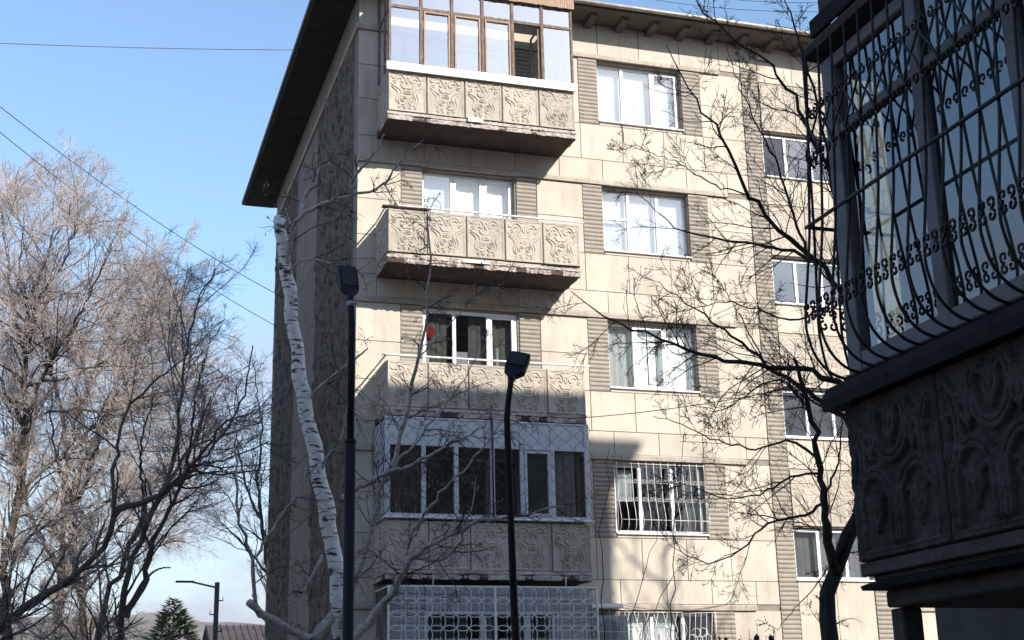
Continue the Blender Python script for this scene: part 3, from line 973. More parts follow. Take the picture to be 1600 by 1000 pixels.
# fifth floor: panels, white board, old wooden glazing
b5 = slab(SLB[3], "balcony", .010); panels(b5, SLB[3] + .165 + .018)
m = MB(); zb = SLB[3] + 1.045
m.box((BAL_X0 - .05, -BAL_D - .10, zb), (BAL_X1 + .05, -BAL_D - .07, zb + .175), .006)
m.box((BAL_X0 - .05, -BAL_D - .07, zb + .15), (BAL_X1 + .05, -BAL_D + .08, zb + .172), .004)
m.build("apron_board", "white_board", b5)
m = MB(); m.box((2.04, -BAL_D - .075, SLB[3] + .10), (2.36, -BAL_D - .05, SLB[3] + .185), .004); m.build("patch_board", "white_board", b5)
m = MB()
gx0, gx1, gy = BAL_X0 + .03, BAL_X1 - .02, -BAL_D
zb, zt_, ztop = SLB[3] + 1.20, 15.86, ZTOP - .02
bay = (gx1 - gx0) / 6
for i in range(7):
    x = gx0 + bay * i
    w_ = .034 if i in (1, 2, 3, 4, 5) else .026
    m.box((x - w_, gy - .02, zb), (x + w_, gy + .05, ztop), .006)
m.box((gx0, gy - .012, zt_ - .04), (gx1, gy + .042, zt_ + .03), .006)
m.box((gx0, gy - .010, zb), (gx1, gy + .040, zb + .035), .006)
m.box((gx0, gy - .010, ztop - .05), (gx1, gy + .040, ztop), .006)
for y in (-.62, -.08):
    m.box((gx0 - .02, y, zb), (gx0 + .03, y + .06, ztop), .006); m.box((gx1 - .03, y, zb), (gx1 + .02, y + .06, ztop), .006)
m.box((gx0 - .015, gy, zt_ - .04), (gx0 + .025, 0, zt_ + .02), .005); m.box((gx1 - .025, gy, zt_ - .04), (gx1 + .015, 0, zt_ + .02), .005)
m.build("glazing_frame", "old_wood", b5)
m = MB()
for i in (1, 2, 3):                               # opening sashes have paler inner frames
    x0, x1 = gx0 + bay * i + .05, gx0 + bay * (i + 1) - .05
    za, zc = zb + .04, zt_ - .05
    for q in (((x0, za), (x0 + .035, zc)), ((x1 - .035, za), (x1, zc)), ((x0 + .035, zc - .035), (x1 - .035, zc)), ((x0 + .035, za), (x1 - .035, za + .035))):
        m.box((q[0][0], gy - .03, q[0][1]), (q[1][0], gy + .02, q[1][1]), .004)
m.build('sash_frame', 'fresh_wood', b5); m = MB()
x0, x1 = gx0 + bay * 4 + .05, gx0 + bay * 5 - .05  # the open sash swings inwards
for q in ((0, .04), (.48, .52)):
    m.box((x1 - .03, gy + .05 + q[0], zb + .04), (x1 + .01, gy + .05 + q[1], zt_ - .05), .004)
m.box((x1 - .028, gy + .09, zt_ - .09), (x1 + .008, gy + .53, zt_ - .05), .004)
m.build("open_sash", "fresh_wood", b5)
for i in range(6):
    x0, x1 = gx0 + bay * i + .03, gx0 + bay * (i + 1) - .03
    for za, zc in ((zb + .02, zt_ - .03), (zt_ + .02, ztop - .03)):
        if i == 4 and za < zt_ - .1: continue
        tl = random.uniform(-.004, .004)
        q = MB(); q.add([(x0, gy + .012 + tl, za), (x1, gy + .012 - tl, za), (x1, gy + .012 - tl, zc), (x0, gy + .012 + tl, zc)], [(0, 1, 2, 3)])
        q.build("pane", "pane_mirror", b5)
for X in (gx0, gx1):
    for y0, y1 in ((gy + .05, -.62), (-.56, -.08)):
        q = MB(); q.add([(X, y0, zb), (X, y1, zb), (X, y1, ztop), (X, y0, ztop)], [(0, 1, 2, 3)]); q.build("pane", "pane_glass", b5)
m = MB()
x = 2.35
while x < gx1 + .05:
    m.box((x, gy - .075, 16.30 + random.uniform(-.008, .008)), (x + .048, gy - .055, ZTOP - .01), .003); x += .052
m.build("plank_fringe", "fresh_wood", b5)

# fourth and third floors: open, panels and a pipe handrail
b4 = slab(SLB[2], "balcony", .020); panels(b4, SLB[2] + .165 + .045); handrail(b4, SLB[2] + 1.17)
m = MB(); m.box((1.9, -BAL_D - .045, SLB[2] + .10), (2.45, -BAL_D - .02, SLB[2] + .16), .004); m.build("patch_board", "white_board", b4)
m = MB(); m.box((BAL_X0 - .1, -BAL_D - .06, SLB[2] + 1.135), (BAL_X0 + .85, -BAL_D + .10, SLB[2] + 1.16), .004); m.build("rail_board", "old_wood", b4)
b3 = slab(SLB[1], "balcony", .014); panels(b3, SLB[1] + .165); handrail(b3, SLB[1] + 1.16)

# second floor: white glazing behind wire netting
b2 = slab(SLB[0], "balcony", .010); panels(b2, SLB[0] + .165)
m = MB(); zs = SLB[0] + 1.10
m.box((BAL_X0 - .06, -BAL_D - .10, zs), (BAL_X1 + .06, -BAL_D + .08, zs + .035), .005)
m.box((BAL_X0 - .06, -BAL_D + .08, zs), (BAL_X0 + .06, 0, zs + .03), .005); m.box((BAL_X1 - .06, -BAL_D + .08, zs), (BAL_X1 + .06, 0, zs + .03), .005)
m.build("sill_flashing", "white_paint", b2)
m = MB()
gx0, gx1, gy = BAL_X0 + .02, BAL_X1 - .02, -BAL_D
zb, zt_, ztop = zs + .04, SLB[1] - .56, SLB[1] - .015
fr_ = [0, .175, .335, .515, .665, .82, 1.0]
posts = [gx0 + (gx1 - gx0) * q for q in fr_]
for i, x in enumerate(posts):
    w_ = .05 if i in (0, 6) else .042
    m.box((x - w_, gy - .01, zb), (x + w_, gy + .06, ztop), .006)
m.box((gx0, gy - .006, zt_), (gx1, gy + .05, zt_ + .06), .006); m.box((gx0, gy - .006, zb), (gx1, gy + .05, zb + .06), .006)
m.box((gx0, gy - .006, ztop - .04), (gx1, gy + .05, ztop), .006)
for x0, x1 in ((posts[4] + .045, posts[5] - .045),):
    m.box((x0, gy - .025, zb + .06), (x0 + .05, gy + .03, zt_ - .02), .005); m.box((x1 - .05, gy - .025, zb + .06), (x1, gy + .03, zt_ - .02), .005)
    m.box((x0 + .05, gy - .024, zt_ - .07), (x1 - .05, gy + .03, zt_ - .02), .005); m.box((x0 + .05, gy - .024, zb + .06), (x1 - .05, gy + .03, zb + .11), .005)
for X in (gx0, gx1):
    m.box((X - .03, -.56, zb), (X + .03, -.50, ztop), .005); m.box((X - .03, -.08, zb), (X + .03, -.01, ztop), .005)
    m.box((X - .025, gy, zt_), (X + .025, 0, zt_ + .06), .005)
m.build("glazing_frame", "blue_white_paint", b2)
for i in range(6):
    m = MB(); m.box((posts[i] + .043, gy + .01, zt_ + .06), (posts[i + 1] - .043, gy + .03, ztop - .04), .003); m.build("fascia_panel", "blue_white_paint", b2)
    q = MB(); x0, x1 = posts[i] + .03, posts[i + 1] - .03
    q.add([(x0, gy + .025, zb), (x1, gy + .025, zb), (x1, gy + .025, zt_ + .02), (x0, gy + .025, zt_ + .02)], [(0, 1, 2, 3)]); q.build("pane", "pane_grey", b2)
for X in (gx0, gx1):
    q = MB(); q.add([(X, gy + .05, zb), (X, -.02, zb), (X, -.02, zt_), (X, gy + .05, zt_)], [(0, 1, 2, 3)]); q.build("pane", "pane_grey", b2)
    q = MB(); q.add([(X, gy + .05, zt_ + .06), (X, -.02, zt_ + .06), (X, -.02, ztop), (X, gy + .05, ztop)], [(0, 1, 2, 3)]); q.build("fascia_panel", "blue_white_paint", b2)
m = MB(); m.tube([(posts[3], gy - .03, zb), (posts[3], gy - .03, ztop + .03)], .018, 6); m.build("rusty_post", "rust", b2)
V = np.array([(gx0 + .2 + q, gy + .30 + .03 * math.sin(q * 40), z) for q in np.linspace(0, .5, 30) for z in (zb, zt_)])
def net(p0, du, nu_, dz, nz_, z0, zend):
    """chain-link: zigzag wires between p0 and p0+du"""
    m = MB()
    p0, du = np.array(p0), np.array(du); L = np.linalg.norm(du); e = du / L
    out = np.array([e[1], -e[0], 0])
    zs_ = np.arange(z0, zend, dz / 2)
    for i in range(nu_ + 1):
        sgn = 1 if i % 2 else -1
        xs = L * (i + .5 * sgn * np.where(np.arange(len(zs_)) % 2, 1, -1) * .98) / nu_
        xs = np.clip(xs + np.interp(zs_, np.linspace(z0, zend, 6), RNG.normal(0, .010, 6)), 0, L)
        bul = .025 * np.sin(zs_ * 3 + i * .7)
        P = np.stack([p0[0] + e[0] * xs + out[0] * bul, p0[1] + e[1] * xs + out[1] * bul, zs_], 1)
        m.tube(P, .0062, 3, False, False)
    return m
for ia, ib, cm in ((0, 1, "curtain_grey"), (4, 5, "curtain_grey"), (5, 6, "curtain_white")):
    xs = np.linspace(posts[ia] + .06, posts[ib] - (.22 if ib == 6 else .06), 26); ys_ = gy + .14 + .015 * np.sin(xs * 44)
    V = np.stack([np.repeat(xs, 2), np.repeat(ys_, 2), np.tile([zb, zt_], 26)], 1)
    link(bpy.data.objects.new("curtain", grid_mesh("curtain", V, 26, 2, cm)), b2)
net((BAL_X0 - .02, -BAL_D - .13, 0), (BAL_X1 - BAL_X0 + .04, 0, 0), 28, .25, 0, zs + .02, ztop + .04).build("wire_netting", "wire", b2)
net((BAL_X0 - .04, -.02, 0), (0, -BAL_D - .08, 0), 8, .25, 0, zs + .02, ztop + .04).build("wire_netting", "wire", b2)

# ground floor: white grille of interlaced rings in front of plank siding
b1 = slab(1.25, "balcony", .008); panels(b1, 1.25 + .165)
gy = -BAL_D - .10
def rings(root, x0, x1, z0, z1, y, r, axis='x', name="ring_grille"):
    m = MB()
    st = r * math.sqrt(2)
    n = max(1, int(round((x1 - x0) / st))); st = (x1 - x0) / n; r = st / math.sqrt(2)
    nz = int((z1 - z0) / st)
    t = np.linspace(0, 2 * math.pi, 21)
    for i in range(n):
        for j in range(nz + 1):
            cx, cz = x0 + st * (i + .5), z1 - st * (j + .5)
            if axis == 'x': P = np.stack([cx + r * np.cos(t), np.full(21, y), cz + r * np.sin(t)], 1); P[:, 0] = np.clip(P[:, 0], x0, x1); P[:, 2] = np.clip(P[:, 2], z0, z1)
            else: P = np.stack([np.full(21, y), cx + r * np.cos(t), cz + r * np.sin(t)], 1); P[:, 1] = np.clip(P[:, 1], x0, x1); P[:, 2] = np.clip(P[:, 2], z0, z1)
            m.tube(P, .0088, 4, True, False)
    return m.build(name, "white_iron", root)
gz0, gz1 = 2.32, SLB[0] - .12
gxa, gxb = BAL_X0 + .03, BAL_X1 + .04
mid = gxa + (gxb - gxa) * .50
rings(b1, gxa + .03, mid - .02, gz0, gz1 - .03, gy, .165)
rings(b1, mid + .02, gxb - .03, gz0, gz1 - .03, gy, .165)
rings(b1, -BAL_D - .08, -.03, gz0, gz1 - .03, gxb, .165, 'y')
m = MB()
for x in (gxa, mid, gxb):
    m.box((x - .018, gy - .018, gz0), (x + .018, gy + .018, gz1), .004)
m.box((gxa, gy - .014, gz1 - .03), (gxb, gy + .014, gz1), .004); m.box((gxa, gy - .014, gz0), (gxb, gy + .014, gz0 + .03), .004)
m.box((gxb - .014, gy, gz1 - .03), (gxb + .014, -.01, gz1), .004); m.box((gxa - .014, gy, gz1 - .03), (gxa + .014, -.01, gz1), .004)
m.tube([(1.28, gy + .1, gz1), (1.28, gy + .12, SLB[0] + .12)], .012, 5); m.tube([(3.85, gy + .1, gz1), (3.85, gy + .12, SLB[0] + .12)], .012, 5)
m.build("grille_frame", "white_iron", b1)
net((gxa, -.02, 0), (0, -BAL_D - .06, 0), 9, .17, 0, gz0, gz1).build("wire_netting", "wire", b1)
for x0, x1 in ((BAL_X0 + .10, 1.12), (3.62, BAL_X1 - .06)):
    z = 2.30
    while z < gz1 - .02:
        m = MB(); m.box((x0, -BAL_D + .02, z), (x1, -BAL_D + .045, z + .122), .008); m.build("siding_plank", "siding", b1); z += .13
z = gz1 - .44
for i in range(3):
    m = MB(); m.box((1.13, -BAL_D + .02, z), (3.61, -BAL_D + .045, z + .135), .008); m.build("siding_plank", "siding", b1); z += .145
m = MB()
for x in (1.14, 2.20, 2.46, 3.10, 3.58):
    m.box((x - .03, -BAL_D + .0, 2.3), (x + .03, -BAL_D + .06, gz1 - .45), .005)
m.box((1.11, -BAL_D + .002, gz1 - .51), (3.61, -BAL_D + .058, gz1 - .45), .005)
m.box((2.23, -BAL_D - .02, 2.3), (2.28, -BAL_D + .04, gz1 - .53), .005); m.box((3.02, -BAL_D - .02, 2.3), (3.07, -BAL_D + .04, gz1 - .53), .005)
m.build("glazing_frame", "blue_white_paint", b1)
for x0, x1 in ((1.17, 2.17), (2.23, 2.43), (2.49, 3.07), (3.13, 3.55)):
    q = MB(); q.add([(x0, -BAL_D + .03, 2.3), (x1, -BAL_D + .03, 2.3), (x1, -BAL_D + .03, gz1 - .5), (x0, -BAL_D + .03, gz1 - .5)], [(0, 1, 2, 3)]); q.build("pane", "pane_dark", b1)
for x0, x1 in ((1.2, 1.95), (3.15, 3.5)):
    n = 30; xs = np.linspace(x0, x1, n); ys = -BAL_D + .16 + .02 * np.sin(xs * 40)
    V = np.concatenate([np.stack([xs, ys, np.full(n, 2.3)], 1)[:, None], np.stack([xs, ys, np.full(n, gz1 - .5)], 1)[:, None]], 1).reshape(-1, 3)
    link(bpy.data.objects.new("curtain", grid_mesh("curtain", V, n, 2, "curtain_teal")), b1)

# ---- window grilles on the two lower storeys
z0, z1 = W(1)
m = MB()
for i in range(13):
    x = MW[0] + .03 + (MW[1] - MW[0] - .06) * i / 12
    P = catmull([(x, -.06, z1 + .0), (x, -.085, z1 - .35), (x, -.10, z1 - .75), (x, -.17, z0 + .42), (x, -.20, z0 + .22), (x, -.15, z0 + .07), (x, -.04, z0 + .02)], 4)
    m.tube(P, .0075, 5)
for yz in ((-.062, z1 - .03), (-.205, z0 + .24), (-.05, z0 + .025)):
    m.tube([(MW[0] + .02, yz[0], yz[1]), (MW[1] - .02, yz[0], yz[1])], .007, 5)
for zz, yy in ((z1 - .40, -.095), (z0 + .66, -.12)):
    for i in range(12):
        x = MW[0] + .03 + (MW[1] - MW[0] - .06) * (i + .5) / 12
        for s in (-1, 1):
            P = spiral(0, 0, .045, .012, math.pi / 2, 1.1 * s, 12)
            m.tube([(x + s * .0 + p[0] + s * .038, yy, zz + p[1]) for p in P], .005, 4, True, False)
for x in (MW[0] + .02, MW[1] - .02):
    m.tube([(x, -.05, z0), (x, -.05, z1)], .008, 5)
m.build("window_grille", "white_iron", bld)
z0, z1 = W(0)
m = MB()
xa, xb, xc = MW[0] - .06, 6.62, 7.28
for i in range(14):
    x = xa + (xb - xa) * i / 13
    s = .10 if i % 2 else -.10
    m.tube([(x, -.10, z1), (x + s * .9, -.11, z1 - .35), (x - s * .4, -.12, z1 - .7), (x, -.11, z0)], .0065, 4)
m.tube([(xa, -.10, z1), (xb, -.10, z1)], .008, 5); m.tube([(xa, -.10, z0), (xb, -.10, z0)], .008, 5)
m.build("window_grille", "white_iron", bld)
m = MB()                                          # hinged leaf with a flower, standing ajar
ang = math.radians(20)
def leafp(u, z): return (xb + u * math.cos(ang), -.10 - u * math.sin(ang), z)
m.tube([leafp(0, z0), leafp(0, z1 - .02), leafp(.66, z1 - .02), leafp(.66, z0), leafp(0, z0)], .012, 5)
for i in range(1, 6):
    u = .66 * i / 6
    m.tube([leafp(u - .06, z0), leafp(u - .03, z0 + .4), leafp(u + .05, z1 - .02)], .0065, 4)
for i in range(6):
    q = math.pi * 2 * i / 6
    m.tube([leafp(.33 + .14 * math.cos(q) + .085 * math.cos(t_), z1 - .52 + .14 * math.sin(q) + .085 * math.sin(t_)) for t_ in np.linspace(0, 2 * math.pi, 13)], .006, 4, True, False)
m.tube([leafp(.33 + .05 * math.cos(t_), z1 - .52 + .05 * math.sin(t_)) for t_ in np.linspace(0, 2 * math.pi, 11)], .006, 4, True, False)
m.build("window_grille", "white_iron", bld)
m = MB(); m.box((4.62, -.30, 3.82), (5.30, 0.01, 3.90), .012)
m.build("small_canopy", "white_board", bld)

# ---- air conditioner in its cage (hangs on the wall)
ac = empty("air_conditioner", (4.98, -.30, 3.1))
tag(ac, "white outdoor air conditioner in a wire cage beside the ground-floor balcony", "air conditioner")
m = MB(); m.box((-.28, -.14, 0), (.34, .16, .56), .02); m.build("casing", "ac_plastic", ac)
m = MB()
for r_ in (.05, .10, .15, .20):
    m.tube([(-.06 + r_ * math.cos(t_), -.15, .28 + r_ * math.sin(t_)) for t_ in np.linspace(0, 2 * math.pi, 19)], .005, 4, True, False)
m.build("fan_guard", "dark_iron", ac)
m = MB(); m.box((-.26, .0, -.04), (-.22, .28, 0), .004); m.box((.26, .0, -.04), (.30, .28, 0), .004); m.build("wall_bracket", "white_iron", ac)
m = MB()
for i in range(6):
    x = -.36 + i * .15
    m.tube([(x, -.20, -.1), (x, -.20, .66)], .006, 4)
m.tube([(-.36, -.20, .25), (.39, -.20, .25)], .006, 4); m.tube([(-.36, -.20, -.1), (.39, -.20, -.1)], .006, 4)
m.tube([(.39, -.20, .66), (.39, .30, .66)], .006, 4); m.tube([(.39, -.20, -.1), (.39, .30, -.1)], .006, 4)
m.build("cage", "white_iron", ac)

# ------------------------------------------------------------------ the neighbouring block (its balcony hangs into the view)
NX, NY = 1.05, -16.80                             # its facade plane and its near end wall
NTOP = 17.26
nb = empty("apartment_building", (NX, NY, 0))
tag(nb, "dark shaded apartment block whose barred enclosed balcony juts in at the right", "building")
def nbuild(mb, name, material, parent=nb):
    o = mb.build(name, material, parent)
    p = parent
    off = Vector((NX, NY, 0))
    if parent is nb: o.location = -off
    return o
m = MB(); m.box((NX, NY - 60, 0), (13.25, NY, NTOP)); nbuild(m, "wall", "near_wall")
m = MB(); m.box((NX - .6, NY - 60.6, NTOP), (13.70, NY + .6, NTOP + .16), .02); nbuild(m, "roof", "soffit")

BX = -1.04                                        # face of the balcony
BY1 = -19.24                                      # its far end
BY0 = BY1 - 4.20
def nslab(z):
    m = MB()
    m.box((BX + .10, BY0, z), (NX, BY1 - .05, z + .085), .01)
    return m
m = nslab(2.172)
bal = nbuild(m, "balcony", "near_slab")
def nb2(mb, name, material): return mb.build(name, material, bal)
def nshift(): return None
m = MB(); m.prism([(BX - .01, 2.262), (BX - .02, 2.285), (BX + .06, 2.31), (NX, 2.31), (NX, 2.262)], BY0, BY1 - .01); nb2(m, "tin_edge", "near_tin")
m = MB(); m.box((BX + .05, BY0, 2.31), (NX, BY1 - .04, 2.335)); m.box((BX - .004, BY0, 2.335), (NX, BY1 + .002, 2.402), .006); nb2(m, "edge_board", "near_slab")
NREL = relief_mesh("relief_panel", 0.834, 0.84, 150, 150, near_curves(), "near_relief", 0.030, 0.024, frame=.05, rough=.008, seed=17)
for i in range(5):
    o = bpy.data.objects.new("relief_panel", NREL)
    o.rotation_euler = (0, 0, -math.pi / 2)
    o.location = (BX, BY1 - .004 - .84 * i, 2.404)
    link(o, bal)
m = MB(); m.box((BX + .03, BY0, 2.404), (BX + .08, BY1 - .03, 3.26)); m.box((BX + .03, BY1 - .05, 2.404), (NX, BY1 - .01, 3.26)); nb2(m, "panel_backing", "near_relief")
m = MB(); m.prism([(BX - .09, 3.235), (BX - .095, 3.30), (BX - .06, 3.365), (BX + .08, 3.42), (BX + .08, 3.25)], BY0, BY1 + .09); nb2(m, "sill_flashing", "near_tin")
m = MB()
GX = BX + .02                                     # plane of the glazing
zf0, zf1 = 3.42, 5.30
ypost = [BY1 - .03, BY1 - .19, BY1 - .92, BY1 - 1.66, BY1 - 2.40, BY1 - 3.2, BY1 - 4.1]
m.box((GX, ypost[0] - .13, zf0), (GX + .08, ypost[0], zf1), .006)
for yy in ypost[2:]:
    m.box((GX + .002, yy - .05, zf0), (GX + .078, yy + .05, zf1), .006)
m.box((GX + .004, BY0, zf0), (GX + .076, BY1 - .16, zf0 + .10), .006); m.box((GX + .004, BY0, zf1 - .08), (GX + .076, BY1 - .16, zf1), .006)
m.box((GX + .006, BY0, 4.80), (GX + .074, BY1 - .16, 4.86), .006)
for xx in (GX + .09, 0.0, NX - .06):
    m.box((xx, BY1 - .10, zf0), (xx + .07, BY1 - .03, zf1), .006)
m.box((GX + .08, BY1 - .098, zf0), (NX, BY1 - .034, zf0 + .09), .006); m.box((GX + .08, BY1 - .098, zf1 - .08), (NX, BY1 - .034, zf1), .006)
nb2(m, "glazing_frame", "near_frame")
for i in range(1, 6):
    ya, yb = ypost[i + 1] + .04, ypost[i] - .03
    for za, zc in ((zf0 + .09, 4.81), (4.85, zf1 - .07)):
        q = MB(); q.add([(GX + .035, yb, za), (GX + .035, ya, za), (GX + .035 + random.uniform(-.004, .004), ya, zc), (GX + .035, yb, zc)], [(0, 1, 2, 3)]); nb2(q, "pane", "pane_near")
for xa, xb in ((GX + .15, 0.0), (.06, NX - .05)):
    q = MB(); q.add([(xa, BY1 - .065, zf0 + .08), (xb, BY1 - .065, zf0 + .08), (xb, BY1 - .065, zf1 - .07), (xa, BY1 - .065, zf1 - .07)], [(0, 1, 2, 3)]); nb2(q, "pane", "pane_near")
m = MB()
m.prism([(BX - .055, 5.345), (BX - .065, 5.385), (BX - .04, 5.42), (NX, 5.46), (NX, 5.33)], BY0, BY1 + .045); nb2(m, "soffit_board", "near_slab")
m = MB(); m.box((BX - .06, BY0, 5.425), (BX - .035, BY1 - .08, 5.535), .004); m.box((BX - .035, BY1 - .105, 5.425), (NX, BY1 - .08, 5.535), .004); nb2(m, "tin_edge", "near_tin")
m = MB(); m.box((BX - .03, BY0, 5.55), (NX, BY1 - .14, 5.75), .01); nb2(m, "upper_slab", "near_slab")
m = MB()
n_ = 40
ys = np.linspace(BY0 + .2, BY1 - .62, 90)
V = np.array([(GX + .20 + .02 * math.sin(y * 34 + math.sin(y * 9)), y, z) for y in ys for z in (3.4, 5.25)])
link(bpy.data.objects.new("curtain", grid_mesh("curtain", V, 90, 2, "net_curtain")), bal)
m = MB(); m.box((0.55, BY1 - .62, 0), (0.80, BY1 - .37, 2.17), .01); nb2(m, "support_post", "near_wall")
m = MB(); m.box((-.92, BY1 - .16, 0), (-.80, BY1 - .05, 2.165), .008); nb2(m, "support_post", "near_slab")
bal_off = -Vector(bal.location)
for ch in bal.children:
    pass
# wrought-iron grille: bars lean out towards the sill and curve back in below
def gox(z): return BX + float(np.interp(z, [3.75, 4.24, 5.3], [-.20, -.13, -.05]))
def goy(z): return BY1 + float(np.interp(z, [3.75, 4.24, 5.3], [.04, .0, -.05]))
bars_y = np.arange(BY1 + .0, BY0 - .05, -.1425)
def c_scroll(m, a, z, s, fl, end=False):
    """small C curl at distance a along the grille"""
    for p in [spiral(0, 0, .029, .011, -math.pi / 2 * fl, .95 * s * fl, 12)]:
        if end: P = [(a + s * .029 + q[0], goy(z) + .012, z + fl * .036 + q[1]) for q in p]
        else: P = [(gox(z) - .012, a + s * .029 + q[0], z + fl * .031 + q[1]) for q in p]
        m.tube(P, .0078, 5, True, False)
m = MB()
for yy in bars_y:
    pts = [(gox(z), yy, z) for z in (5.38, 5.0, 4.6, 4.24, 3.95, 3.75)] + [(gox(3.75) + .004, yy, 3.64), (gox(3.75) + .045, yy, 3.52), (gox(3.75) + .13, yy, 3.435), (gox(3.75) + .24, yy, 3.40)]
    m.tube(catmull(pts, 4), .0085, 6)
m.tube([(gox(4.28) - .012, BY1 + .02, 4.28), (gox(4.28) - .012, BY0, 4.28)], .011, 6)
m.tube([(gox(3.75) + .22, BY1 + .02, 3.41), (gox(3.75) + .22, BY0, 3.41)], .012, 6)
for i in range(len(bars_y) - 1):
    yc = (bars_y[i] + bars_y[i + 1]) / 2
    for s in (-1, 1):
        for fl in (1, -1):
            c_scroll(m, yc, 3.755, s, fl)
    y0, y1 = bars_y[i], bars_y[i + 1]             # a crossing in every bay with a pair of curls above and below
    for a, b in ((y0, y1), (y1, y0)):
        pts = [(4.965, .02, .006), (4.93, .05, .014), (4.86, .32, .014), (4.79, .70, .014), (4.72, .95, .014), (4.68, 1, .006)]
        m.tube(catmull([(gox(z) - o_, a + (b - a) * u, z) for z, u, o_ in pts], 4), .0072, 5)
    for s in (-1, 1):
        c_scroll(m, yc, 5.0, s, -1); c_scroll(m, yc, 4.645, s, 1)
nb2(m, "window_grille", "dark_iron")
m = MB()
for xx in np.arange(gox(3.75) + .10, NX, .1425):
    pts = [(xx, goy(z), z) for z in (5.38, 5.0, 4.6, 4.24, 3.95, 3.75)] + [(xx, goy(3.75) - .004, 3.64), (xx, goy(3.75) - .03, 3.52), (xx, goy(3.75) - .06, 3.435), (xx, goy(3.75) - .09, 3.40)]
    m.tube(catmull(pts, 4), .0085, 6)
    for s in (-1, 1):
        for zz, fl in ((3.755, 1), (3.755, -1), (4.64, 1), (5.0, -1)):
            c_scroll(m, xx + .07, zz, s, fl, True)
m.tube([(gox(4.28), goy(4.28) + .01, 4.28), (NX, goy(4.28) + .01, 4.28)], .011, 6)
nb2(m, "window_grille", "dark_iron")
for ch in list(bal.children):                     # the parts above were laid out in place
    ch.location = ch.location
bpy.context.view_layer.update()

# ------------------------------------------------------------------ trees
class Tubes:
    def __init__(self): self.groups = {}
    def add(self, P, R, sides):
        P = np.asarray(P, float); R = np.asarray(R, float)
        if P.ndim == 2: P, R = P[None], R[None]
        self.groups.setdefault((P.shape[1], sides), []).append((P, R))
    def mesh(self, name, material):
        VV, FF, base = [], [], 0
        for (n, s), items in self.groups.items():
            P = np.concatenate([i[0] for i in items]); R = np.concatenate([i[1] for i in items]); B = len(P)
            T = np.gradient(P, axis=1); T /= np.maximum(np.linalg.norm(T, axis=2, keepdims=True), 1e-9)
            d = P[:, -1] - P[:, 0]; d /= np.maximum(np.linalg.norm(d, axis=1, keepdims=True), 1e-9)
            ref = np.where(np.abs(d[:, 2:3]) < .75, np.array([[0, 0, 1.0]]), np.array([[0.86, 0.5, 0]]))[:, None]
            A = np.cross(T, np.broadcast_to(ref, T.shape)); A /= np.maximum(np.linalg.norm(A, axis=2, keepdims=True), 1e-9)
            Bn = np.cross(T, A)
            a = 2 * np.pi * np.arange(s) / s
            V = P[:, :, None] + R[:, :, None, None] * (A[:, :, None] * np.cos(a)[None, None, :, None] + Bn[:, :, None] * np.sin(a)[None, None, :, None])
            VV.append(V.reshape(-1, 3))
            bi, pi, si = np.meshgrid(np.arange(B), np.arange(n - 1), np.arange(s), indexing='ij')
            q0 = base + (bi * n + pi) * s + si; q1 = base + (bi * n + pi) * s + (si + 1) % s
            FF.append(np.stack([q0, q1, q1 + s, q0 + s], -1).reshape(-1, 4)); base += B * n * s
        V = np.concatenate(VV); F = np.concatenate(FF)
        me = bpy.data.meshes.new(name)
        me.vertices.add(len(V)); me.vertices.foreach_set("co", V.astype(np.float32).ravel())
        me.loops.add(F.size); me.loops.foreach_set("vertex_index", F.ravel().astype(np.int32))
        me.polygons.add(len(F)); me.polygons.foreach_set("loop_start", np.arange(0, F.size, 4, dtype=np.int32))
        me.polygons.foreach_set("loop_total", np.full(len(F), 4, np.int32))
        me.polygons.foreach_set("use_smooth", np.full(len(F), True))
        me.materials.append(MATS[material]); me.update(calc_edges=True)
        return me

def norm(v): return v / np.maximum(np.linalg.norm(v, axis=-1, keepdims=True), 1e-9)

def grow(P0, D0, L, n, wob, trop, rng):
    B = len(P0); P = np.zeros((B, n, 3)); P[:, 0] = P0; D = D0.copy()
    for i in range(1, n):
        D = norm(D + rng.normal(0, wob, (B, 3)) + np.asarray(trop))
        P[:, i] = P[:, i - 1] + D * (L / (n - 1))[:, None]
    return P

def sprout(P, R, L, per, tr, ang, ratio, rng, taper=.5, rmul=.55, rmin=.0026):
    """children of a batch of branches: start, direction, length, radius"""
    B, n, _ = P.shape
    cnt = rng.poisson(np.broadcast_to(per, (B,)))
    idx = np.repeat(np.arange(B), cnt); K = len(idx)
    t = rng.uniform(tr[0], tr[1], K) * (n - 1)
    i = np.minimum(t.astype(int), n - 2); f = (t - i)[:, None]
    p = P[idx, i] * (1 - f) + P[idx, i + 1] * f
    T = norm(P[idx, i + 1] - P[idx, i])
    r = R[idx, i] * (1 - f[:, 0]) + R[idx, i + 1] * f[:, 0]
    q = norm(np.cross(T, rng.normal(0, 1, (K, 3))))
    a = rng.normal(ang, .2, K)[:, None]
    d = norm(T * np.cos(a) + q * np.sin(a))
    l = L[idx] * ratio * rng.uniform(.55, 1.25, K) * (1 - taper * t / (n - 1))
    return p, d, l, np.maximum(r * rmul, rmin)

